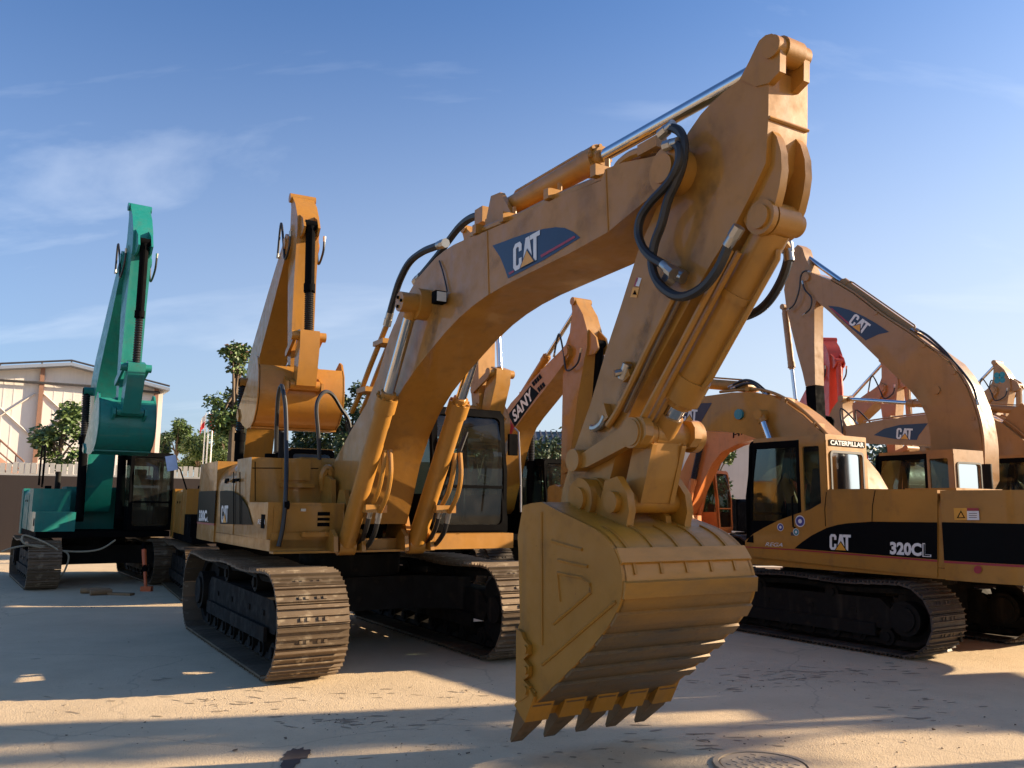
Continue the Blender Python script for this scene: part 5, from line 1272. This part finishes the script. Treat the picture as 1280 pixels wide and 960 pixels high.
BAGM = flat('bag_white', (0.55, 0.54, 0.50), 0.7)
m = MB(); m.loft([Vector((-0.13, -0.1, 0)), Vector((0.13, -0.1, 0)), Vector((0.14, 0.1, 0)), Vector((-0.13, 0.1, 0))], [Vector((-0.09, -0.05, 0.21)), Vector((0.10, -0.04, 0.19)), Vector((0.11, 0.04, 0.22)), Vector((-0.10, 0.05, 0.20))], 0.03); m.build('body', BAGM, tb)
m = MB(); m.tube(smoothpath([(-0.06, 0, 0.20), (-0.04, 0, 0.34), (0.0, 0, 0.38), (0.04, 0, 0.30), (0.07, 0, 0.2)], 5), 0.012, 6); m.build('handle', DRED, tb)
WOOD = paint('old_wood', (0.30, 0.18, 0.09), (0.1, 0.07, 0.05), amount=0.8, rough=0.8, coat=0)
for k, (u, v, l, rz, lab) in enumerate(((119, 742, 0.55, 8, 'short round brown log nearest the teal left track'), (126, 744, 0.4, 40, 'short brown log end pointing at the camera in the debris'), (151, 744, 0.5, -10, 'flat dark board lying right of the logs'))):
    p = gp(u, v); d = Vector((math.cos(R(rz)), math.sin(R(rz)), 0)) * l / 2
    m = MB()
    if k < 2: m.tube([p - d + Vector((0, 0, .06)), p + Vector((0, 0, .065)), p + d + Vector((0, 0, .06))], [0.055, 0.06, 0.052], 12)
    else: m.box(p + Vector((0, 0, 0.025)), (l, 0.16, 0.045), Matrix.Rotation(R(rz), 3, 'Z'), 0.006)
    tag(m.build('log' if k < 2 else 'board', WOOD), lab, 'log' if k < 2 else 'board', 'bits of wood on the ground')
# pale slab on the ground beyond the striped machine
p = gp(964, 716)
tag(MB().box((p.x, p.y, 0.09), (1.7, 0.5, 0.18), Matrix.Rotation(R(4), 3, 'Z'), 0.012).build('concrete_slab', flat('slab_concrete', (0.62, 0.57, 0.49), 0.85)), 'pale concrete slab lying on the ground behind the bucket', 'slab')
# mirror on the machine behind the big hood
m = MB(); m.tube([(0.9, -1.45, 2.1), (0.95, -1.6, 2.5), (1.0, -1.75, 2.62)], 0.016, 6); m.build('mirror_arm', BLK, P3.root)
MB().box((1.02, -1.78, 2.62), (0.05, 0.2, 0.3), Matrix.Rotation(R(12), 3, 'X'), 0.02).build('mirror', flat('mirror_face', (0.25, 0.35, 0.6), 0.15, 0.6), P3.root)
# rope thrown over the teal machine's track
ROPE = flat('rope', (0.33, 0.29, 0.20), 0.8)
yt = -1.2
rp = [T.y(u, v, yt) for u, v in ((2, 690), (20, 684), (45, 682), (70, 686), (86, 694), (80, 716), (72, 722), (68, 712), (75, 692), (60, 680), (35, 670), (28, 672), (32, 680), (60, 686), (95, 690), (125, 687), (145, 675))]
for q in rp: q.z = max(0.03, q.z)
o = MB().tube(smoothpath([Vector((2.1 + 0.06 * math.sin(i * 1.7), q.y + 0.0, q.z)) for i, q in enumerate([T.x(u, v, 2.2) for u, v in ((2, 690), (20, 684), (45, 682), (70, 686), (86, 694), (80, 716), (72, 722), (68, 712), (75, 692), (60, 680), (35, 670), (28, 672), (32, 680), (60, 686), (95, 690), (125, 687), (145, 675))])], 6), 0.019, 7).build('rope', ROPE)
o.location = T.root.location; o.rotation_euler = T.root.rotation_euler
tag(o, 'pale coiled rope draped over the teal track front', 'rope')

# ================================================================== building and fence at the left
def panel_mat(name, c, scale):
    m, nt, p = base_mat(name); n = noise(nt, 0.7, 5); n2 = noise(nt, 3, 4, 0.6, (3, 3, 0.15))
    col = mixc(nt, ramp(nt, n, 0.3, 0.7), c, tuple(x * 0.88 for x in c)); col = mixc(nt, ramp(nt, n2, 0.55, 0.8, 0, 0.35), col, tuple(x * 0.6 for x in c))
    nt.links.new(col, p.inputs['Base Color']); p.inputs['Roughness'].default_value = 0.6; return m
WALLM = panel_mat('white_cladding', (0.72, 0.68, 0.63), 1); ROOFM = panel_mat('roof_sheet', (0.22, 0.26, 0.33), 1); POST = flat('rust_steel', (0.27, 0.14, 0.09), 0.7)
DBL = 42.0
w0 = at(-140, 620, 40); w1 = at(195, 620, 46.1)
wv = (w1 - w0); wv.z = 0; WL = wv.length; wv.normalize(); wn = Vector((wv.y, -wv.x, 0))     # towards the camera
bd = empty('factory_hall', (w0.x, w0.y, 0), math.atan2(wv.y, wv.x)); tag(bd, 'white clad factory hall with low gable roof behind the teal machine', 'building')
def wl(u, v, off=0.0):      # local point on the wall plane
    r = ray(u, v); t = (Vector((w0.x, w0.y, CAMH)) + wn * off - CO).dot(wn) / r.dot(wn); p = CO + r * t - Vector((w0.x, w0.y, 0)); return Vector((p.dot(wv), -off, p.z))
apex = wl(88, 459); lft = wl(-140, 468); rgt = wl(197, 487)
m = MB()
m.loft([Vector((0, 0, 0)), Vector((WL, 0, 0)), Vector((WL, 0, rgt.z)), Vector((apex.x, 0, apex.z)), Vector((0, 0, lft.z))], [Vector((0, 30, 0)), Vector((WL, 30, 0)), Vector((WL, 30, rgt.z)), Vector((apex.x, 30, apex.z)), Vector((0, 30, lft.z))]); m.build('wall', WALLM, bd)
# cladding ribs
rb = MB(); rb.box((0, 0, 0), (0.06, 0.012, 1)); rme = rb.mesh('cladding_rib'); rme.materials.append(WALLM)
for i in range(int(WL / 0.45)):
    x = 0.2 + i * 0.45; h = lft.z + (apex.z - lft.z) * x / apex.x if x < apex.x else apex.z + (rgt.z - apex.z) * (x - apex.x) / (WL - apex.x)
    o = link('cladding_rib', rme, None, bd); o.location = (x, -0.004, h / 2); o.scale = (1, 1, h - 0.1)
def roofslab(a, b, name):
    d = (b - a).normalized(); 
    return [Vector((a.x, -0.7, a.z)), Vector((b.x, -0.7, b.z)), Vector((b.x, -0.7, b.z + 0.16)), Vector((a.x, -0.7, a.z + 0.16))]
ov = (rgt - apex) * 1.12 + apex
for a, b in ((Vector((0, 0, lft.z)), apex), (apex, ov)):
    L1 = roofslab(a, b, ''); MB().loft(L1, [q + Vector((0, 31.4, 0)) for q in L1]).build('roof', ROOFM, bd)
m = MB(); m.tube([Vector((0, -0.6, lft.z + 0.28)), Vector((apex.x, -0.6, apex.z + 0.28)), ov + Vector((0, -0.6, 0.27))], 0.05, 6)
for x in (wl(0, 460).x, wl(52, 456).x, apex.x, wl(150, 470).x): 
    z = lft.z + (apex.z - lft.z) * x / apex.x if x < apex.x else apex.z + (rgt.z - apex.z) * (x - apex.x) / (WL - apex.x)
    m.cyl((x, -0.6, z + 0.1), (x, -0.6, z + 0.28), 0.04, None, 6)
m.build('roof_rail', DKGR, bd)
for u0, v0, u1, v1 in ((52, 460, 44, 590), (194.5, 484, 190, 590)):
    a, b = wl(u0, v0, 0.12), wl(u1, v1, 0.12); MB().box(((a.x + b.x) / 2, -0.12, a.z / 2), (0.20, 0.22, a.z)).build('column', POST, bd)
for P in (((-20, 474), (105, 482)), ((105, 482), (200, 491))):
    a, b = wl(*P[0], 0.25), wl(*P[1], 0.25); MB().tube([a, b], 0.07, 6).build('pipe', DKGR, bd)
for P in (((0, 520), (44, 492)), ((0, 510), (42, 548)), ((54, 492), (90, 525)), ((54, 545), (90, 510)), ((96, 512), (140, 500))):
    a, b = wl(*P[0], 0.06), wl(*P[1], 0.06); MB().tube([a, b], 0.045, 5).build('brace', panel_mat('brace_grey', (0.58, 0.52, 0.46), 1) if 'brace_grey' not in MATS else MATS['brace_grey'], bd)
# stair with rails
sd_ = at(0, 590, 38)
stp = empty('outdoor_stair', (sd_.x, sd_.y, 0)); tag(stp, 'brown steel stair rail in front of the white hall', 'stair')
def sl_(u, v, d=38): return at(u, v, d) - Vector((sd_.x, sd_.y, 0))
m = MB(); m.tube([sl_(-30, 528), sl_(0, 550), sl_(30, 577)], 0.045, 6); m.tube([sl_(-30, 545), sl_(0, 566), sl_(26, 588)], 0.035, 6); m.build('rail', POST, stp)
m = MB()
for u, v in ((-20, 535), (0, 550), (20, 568)): 
    a = sl_(u, v); m.cyl(a, (a.x, a.y, a.z - 1.2), 0.035, None, 6)
m.build('baluster', POST, stp)
m = MB(); a = sl_(-30, 560); b = sl_(30, 605); m.loft([a + Vector((0, 0, -.1)), b + Vector((0, 0, -.1)), b, a], [a + Vector((0, 1, -.1)), b + Vector((0, 1, -.1)), b + Vector((0, 1, 0)), a + Vector((0, 1, 0))]); m.build('stringer', POST, stp)
# concrete slat fence on a brown wall
f0 = at(-60, 600, 30); f1 = at(330, 600, 34)
fv = f1 - f0; fv.z = 0; FL = fv.length; fv.normalize()
fe = empty('slat_fence', (f0.x, f0.y, 0), math.atan2(fv.y, fv.x)); tag(fe, 'pale concrete slat fence on a brown wall behind the left machines', 'fence')
BROWN = panel_mat('brown_wall', (0.045, 0.03, 0.022), 1); CONC = panel_mat('pale_concrete', (0.55, 0.52, 0.46), 1)
zt = at(40, 578, 30.5).z; zb = at(40, 594, 30.5).z
MB().span((0, 0, 0), (FL, 0.25, zb)).build('wall', BROWN, fe)
MB().span((0, 0.06, zb + .002), (FL, 0.18, zb + 0.07)).build('rail', CONC, fe)
s_ = MB(); s_.box((0, 0.12, 0), (0.155, 0.09, zt - zb - 0.07), None, 0.012); sme = s_.mesh('slat'); sme.materials.append(CONC)
for i in range(int(FL / 0.2)):
    o = link('slat', sme, None, fe); o.location = (0.1 + i * 0.2, 0, (zt + zb) / 2 + 0.035 + rnd.uniform(-.02, .02))
# flags
FR = flat('flag_red', (0.62, 0.03, 0.03), 0.7); FB = flat('flag_black', (0.03, 0.02, 0.02), 0.7); FY = flat('flag_gold', (0.75, 0.40, 0.03), 0.7); FW = flat('flag_white', (0.7, 0.68, 0.66), 0.7); POLE = flat('flag_pole', (0.6, 0.6, 0.6), 0.4, 0.5)
for (u, vt, lab, strips, side) in ((252.5, 516, 'flag pole with narrow pale red flag, leftmost of the three', [FW, FR], -1), (256.5, 515, 'flag pole with plain red flag, middle of the three', [FR], 1), (261.5, 514, 'flag pole with black red and gold flag', [FB, FR, FY], 1)):
    b = at(u, 600, 55); t = at(u, vt, 55); h = t.z
    fp_ = empty('flag_pole', (b.x, b.y, 0)); tag(fp_, lab, 'flag pole', 'flag poles beyond the fence')
    MB().cyl((0, 0, 0), (0, 0, h), 0.06, 0.035, 8).build('pole', POLE, fp_)
    wdt, hh = (0.55, 0.75) if len(strips) == 3 else (0.30, 0.85)
    n = len(strips)
    for k, mt in enumerate(strips):
        m = MB(); Q = []
        for i in range(9):
            x = (0.05 + wdt * i / 8) * side; yv = 0.07 * math.sin(i * 1.1); dz = -0.45 * (i / 8) ** 1.2
            Q.append((Vector((x, yv, h - 0.1 - hh * k / n + dz)), Vector((x, yv, h - 0.1 - hh * (k + 1) / n + dz))))
        va = [m.bm.verts.new(a) for a, _ in Q]; vb = [m.bm.verts.new(c_) for _, c_ in Q]
        for i in range(8): m.bm.faces.new((va[i], va[i + 1], vb[i + 1], vb[i]))
        m.build('flag', mt, fp_)
# low tiled house behind the gap, pale buildings under the right booms
TILE = panel_mat('dark_tiles', (0.055, 0.05, 0.05), 1); PALE = panel_mat('pale_render', (0.55, 0.50, 0.46), 1); GREYW = panel_mat('blue_grey_cladding', (0.30, 0.36, 0.44), 1)
a = at(600, 600, 42); b = at(735, 600, 44)
hs = empty('tiled_house', (a.x, a.y, 0)); tag(hs, 'low house with dark tiled roof behind the boom with the lettered black decal', 'building')
zr = at(680, 533, 43).z; ze = at(680, 552, 41).z; W_ = (b - a).x
MB().span((0, 0, 0), (W_, 8, ze)).build('wall', BROWN, hs)
MB().loft([Vector((-0.4, -0.6, ze - 0.1)), Vector((-0.4, 4, zr)), Vector((-0.4, 8.6, ze - 0.1)), Vector((-0.4, 8.6, ze - 0.22)), Vector((-0.4, 4, zr - .12)), Vector((-0.4, -0.6, ze - 0.22))],
          [Vector((W_ + .4, -0.6, ze - 0.1)), Vector((W_ + .4, 4, zr)), Vector((W_ + .4, 8.6, ze - 0.1)), Vector((W_ + .4, 8.6, ze - 0.22)), Vector((W_ + .4, 4, zr - .12)), Vector((W_ + .4, -0.6, ze - 0.22))]).build('roof', TILE, hs)
tm = MB(); tm.box((0, 0, 0), (0.07, 4.95, 0.05)); tme = tm.mesh('tile_row'); tme.materials.append(TILE)
for i in range(int(W_ / 0.3)):
    o = link('tile_row', tme, None, hs); o.location = (0.1 + i * 0.3, 1.68, (ze - 0.1 + zr) / 2 + 0.03); o.rotation_euler = (math.atan2(zr - ze + 0.1, 4.6), 0, 0)
a = at(832, 600, 52); b = at(950, 600, 52)
sh = empty('storage_shed', (a.x, a.y, 0)); tag(sh, 'pale rendered shed seen under the orange boom', 'building')
zr = at(880, 552, 52).z; W_ = (b - a).x
MB().span((0, 0, 0), (W_, 10, zr)).build('wall', PALE, sh); MB().span((-.3, -.3, zr + .003), (W_ + .3, 10.3, zr + 0.2)).build('roof', GREYW, sh)
MB().span((0.0, -0.06, zr * 0.55), (1.1, -0.005, zr - 0.1)).build('cladding_panel', GREYW, sh)

# ================================================================== trees
def leafmat(name, c, c2):
    m, nt, p = base_mat(name); n = noise(nt, 1.4, 3); n2 = noise(nt, 9, 2)
    col = mixc(nt, ramp(nt, n, 0.35, 0.65), c, c2); col = mixc(nt, ramp(nt, n2, 0.5, 0.8, 0, 0.5), col, tuple(x * 1.5 for x in c2))
    nt.links.new(col, p.inputs['Base Color']); p.inputs['Roughness'].default_value = 0.5
    p.inputs['Transmission Weight'].default_value = 0.0
    return m
L1_ = leafmat('leaf_green', (0.06, 0.11, 0.03), (0.10, 0.15, 0.04)); L2_ = leafmat('leaf_dark', (0.022, 0.05, 0.018), (0.04, 0.07, 0.022)); L3_ = leafmat('leaf_flower', (0.35, 0.16, 0.10), (0.40, 0.24, 0.16)); L4_ = leafmat('leaf_white', (0.42, 0.45, 0.40), (0.5, 0.5, 0.46))
BARK = paint('bark', (0.13, 0.095, 0.065), (0.05, 0.04, 0.03), amount=0.8, rough=0.9, coat=0)
def tree(label, base, h, crad, ch, n, lm, leaf=0.16, seed=0, gaps=0.55, lean=(0, 0), name='tree', group='trees beyond the yard', flowers=0, blobs=14, z0=None):
    rg = random.Random(seed)
    rt = empty(name, (base.x, base.y, 0)); tag(rt, label, name.replace('_', ' ') if name != 'tree' else 'tree', group)
    top = Vector((lean[0], lean[1], h - ch * 0.5)); m = MB(); r0 = 0.022 * h + 0.05
    tr = [Vector((0, 0, 0)), Vector((lean[0] * .2 + rg.uniform(-.1, .1), 0, h * 0.3)), Vector((lean[0] * .6, lean[1] * .5, h * .6)), top]
    m.tube(smoothpath(tr, 4), [r0 * (1 - 0.75 * i / 12) for i in range(13)], 8)
    clumps = []
    for i in range(blobs):
        a = rg.uniform(0, 6.28); rr = crad * math.sqrt(rg.random()) * 0.85; zz = (rg.random() - 0.5) * ch * 0.85
        sh_ = math.sqrt(max(0.08, 1 - (zz / (ch * 0.55)) ** 2))
        cpt = Vector((lean[0] + rr * sh_ * math.cos(a), lean[1] + rr * sh_ * math.sin(a), h - ch * 0.5 + zz))
        clumps.append((cpt, crad * rg.uniform(0.30, 0.52)))
        s0 = tr[2] + (top - tr[2]) * rg.random(); m.tube([s0, (s0 + cpt) / 2 + Vector((0, 0, 0.1 * crad)), cpt], [r0 * .32, r0 * .2, r0 * .08], 5)
    m.build('trunk', BARK, rt)
    V = []; F = []; V2 = []; F2 = []
    for i in range(n):
        cpt, cr_ = clumps[i % len(clumps)]
        d = Vector((rg.gauss(0, 1), rg.gauss(0, 1), rg.gauss(0, .8))).normalized() * cr_ * rg.random() ** 0.45
        p = cpt + d; s_ = leaf * rg.uniform(.55, 1.25)
        u_ = Vector((rg.gauss(0, 1), rg.gauss(0, 1), rg.gauss(-.2, .6))).normalized(); nn = u_.cross(Vector((rg.gauss(0, 1), rg.gauss(0, 1), rg.gauss(0, 1)))).normalized()
        fl = flowers and p.z > h - ch * 0.28 and rg.random() < flowers
        VV, FF = (V2, F2) if fl else (V, F)
        k = len(VV); VV += [p, p + u_ * s_ * .5 + nn * s_ * .28, p + u_ * s_, p + u_ * s_ * .5 - nn * s_ * .28]; FF.append((k, k + 1, k + 2, k + 3))
    me = bpy.data.meshes.new('crown'); me.from_pydata(V, [], F); link('crown', me, lm, rt)
    if V2: me = bpy.data.meshes.new('flowers'); me.from_pydata(V2, [], F2); link('flower', me, L3_, rt)
    return rt
def tr_at(label, u, vtop, d, wpx, hpx, n, lm, **k):
    t = at(u, vtop, d); tree(label, Vector((t.x, t.y, 0)), t.z, wpx * d / 1050 / 2, hpx * d / 1050, n, lm, **k)
tr_at('slender tree with drooping leafy twigs in front of the white hall', 80, 506, 34, 60, 90, 2600, L1_, leaf=0.22, seed=3, blobs=12)
tr_at('sparse tree with pinkish flower heads behind the raised yellow boom', 297, 428, 27, 60, 125, 4200, L1_, leaf=0.17, seed=5, flowers=0.12, blobs=22)
tr_at('dark leafy tree behind the big boom, right of the curled bucket', 440, 478, 30, 75, 115, 6000, L2_, leaf=0.17, seed=8, blobs=18)
tr_at('dark leafy tree below the curled bucket', 395, 510, 31, 76, 95, 5200, L2_, leaf=0.17, seed=9, blobs=14)
tr_at('tall rounded tree left of the flags', 223, 522, 70, 32, 70, 6500, L1_, leaf=0.24, seed=11, blobs=14)
tr_at('bushy tree right of the flags', 284, 538, 62, 58, 64, 8000, L1_, leaf=0.24, seed=12, blobs=16)
tr_at('low bushy tree under the flags', 250, 545, 64, 56, 60, 8000, L1_, leaf=0.24, seed=13, blobs=14)
tr_at('low tree beside the white hall corner', 203, 541, 60, 40, 56, 5500, L2_, leaf=0.22, seed=14, blobs=10)
tr_at('leafy tree seen through the orange boom arch', 893, 540, 40, 52, 130, 5000, L1_, leaf=0.2, seed=15, blobs=16)
tr_at('broad leafy bush just below the dark tiled roof', 685, 548, 30, 95, 60, 2800, L2_, leaf=0.18, seed=16, blobs=16)
tr_at('dark bush beside the black cab in the gap', 668, 575, 27, 60, 70, 2200, L2_, leaf=0.16, seed=17, blobs=14)
tr_at('dark hedge tree behind the main cab', 600, 545, 33, 60, 80, 2000, L2_, leaf=0.2, seed=18, blobs=12)
tr_at('pale green tree far beyond the bucket', 510, 560, 44, 120, 70, 2400, L1_, leaf=0.26, seed=19, blobs=16)
tree('broad leafy tree, unseen, added outside the right edge to shade the yard', Vector((16.6, 7.9, 0)), 9.4, 2.0, 5.2, 2400, L1_, leaf=0.34, seed=77, blobs=16, group='unseen trees added for their shade')  # unseen tree, added to throw dappled shade over the foreground
tree('slim leafy tree, unseen, added outside the right edge to shade the yard', Vector((24.0, 12.5, 0)), 10.8, 1.1, 6.0, 1100, L1_, leaf=0.36, seed=78, blobs=11, group='unseen trees added for their shade')  # unseen too, added to carry broken shade to the lower left
for k, (u, vt, d, lab) in enumerate(((1000, 560, 60, 'far tree behind the cab of the striped excavator'), (1120, 560, 62, 'far tree behind the low boom at the right'), (1240, 565, 64, 'far tree behind the rightmost cabs'), (780, 560, 62, 'far tree hidden low behind the big arm'), (560, 565, 60, 'far tree behind the windscreen of the big cab'))):
    tr_at(lab, u, vt, d, 150, 75, 1800, L2_, leaf=0.5, seed=30 + k, blobs=16, group='far trees behind the yard')
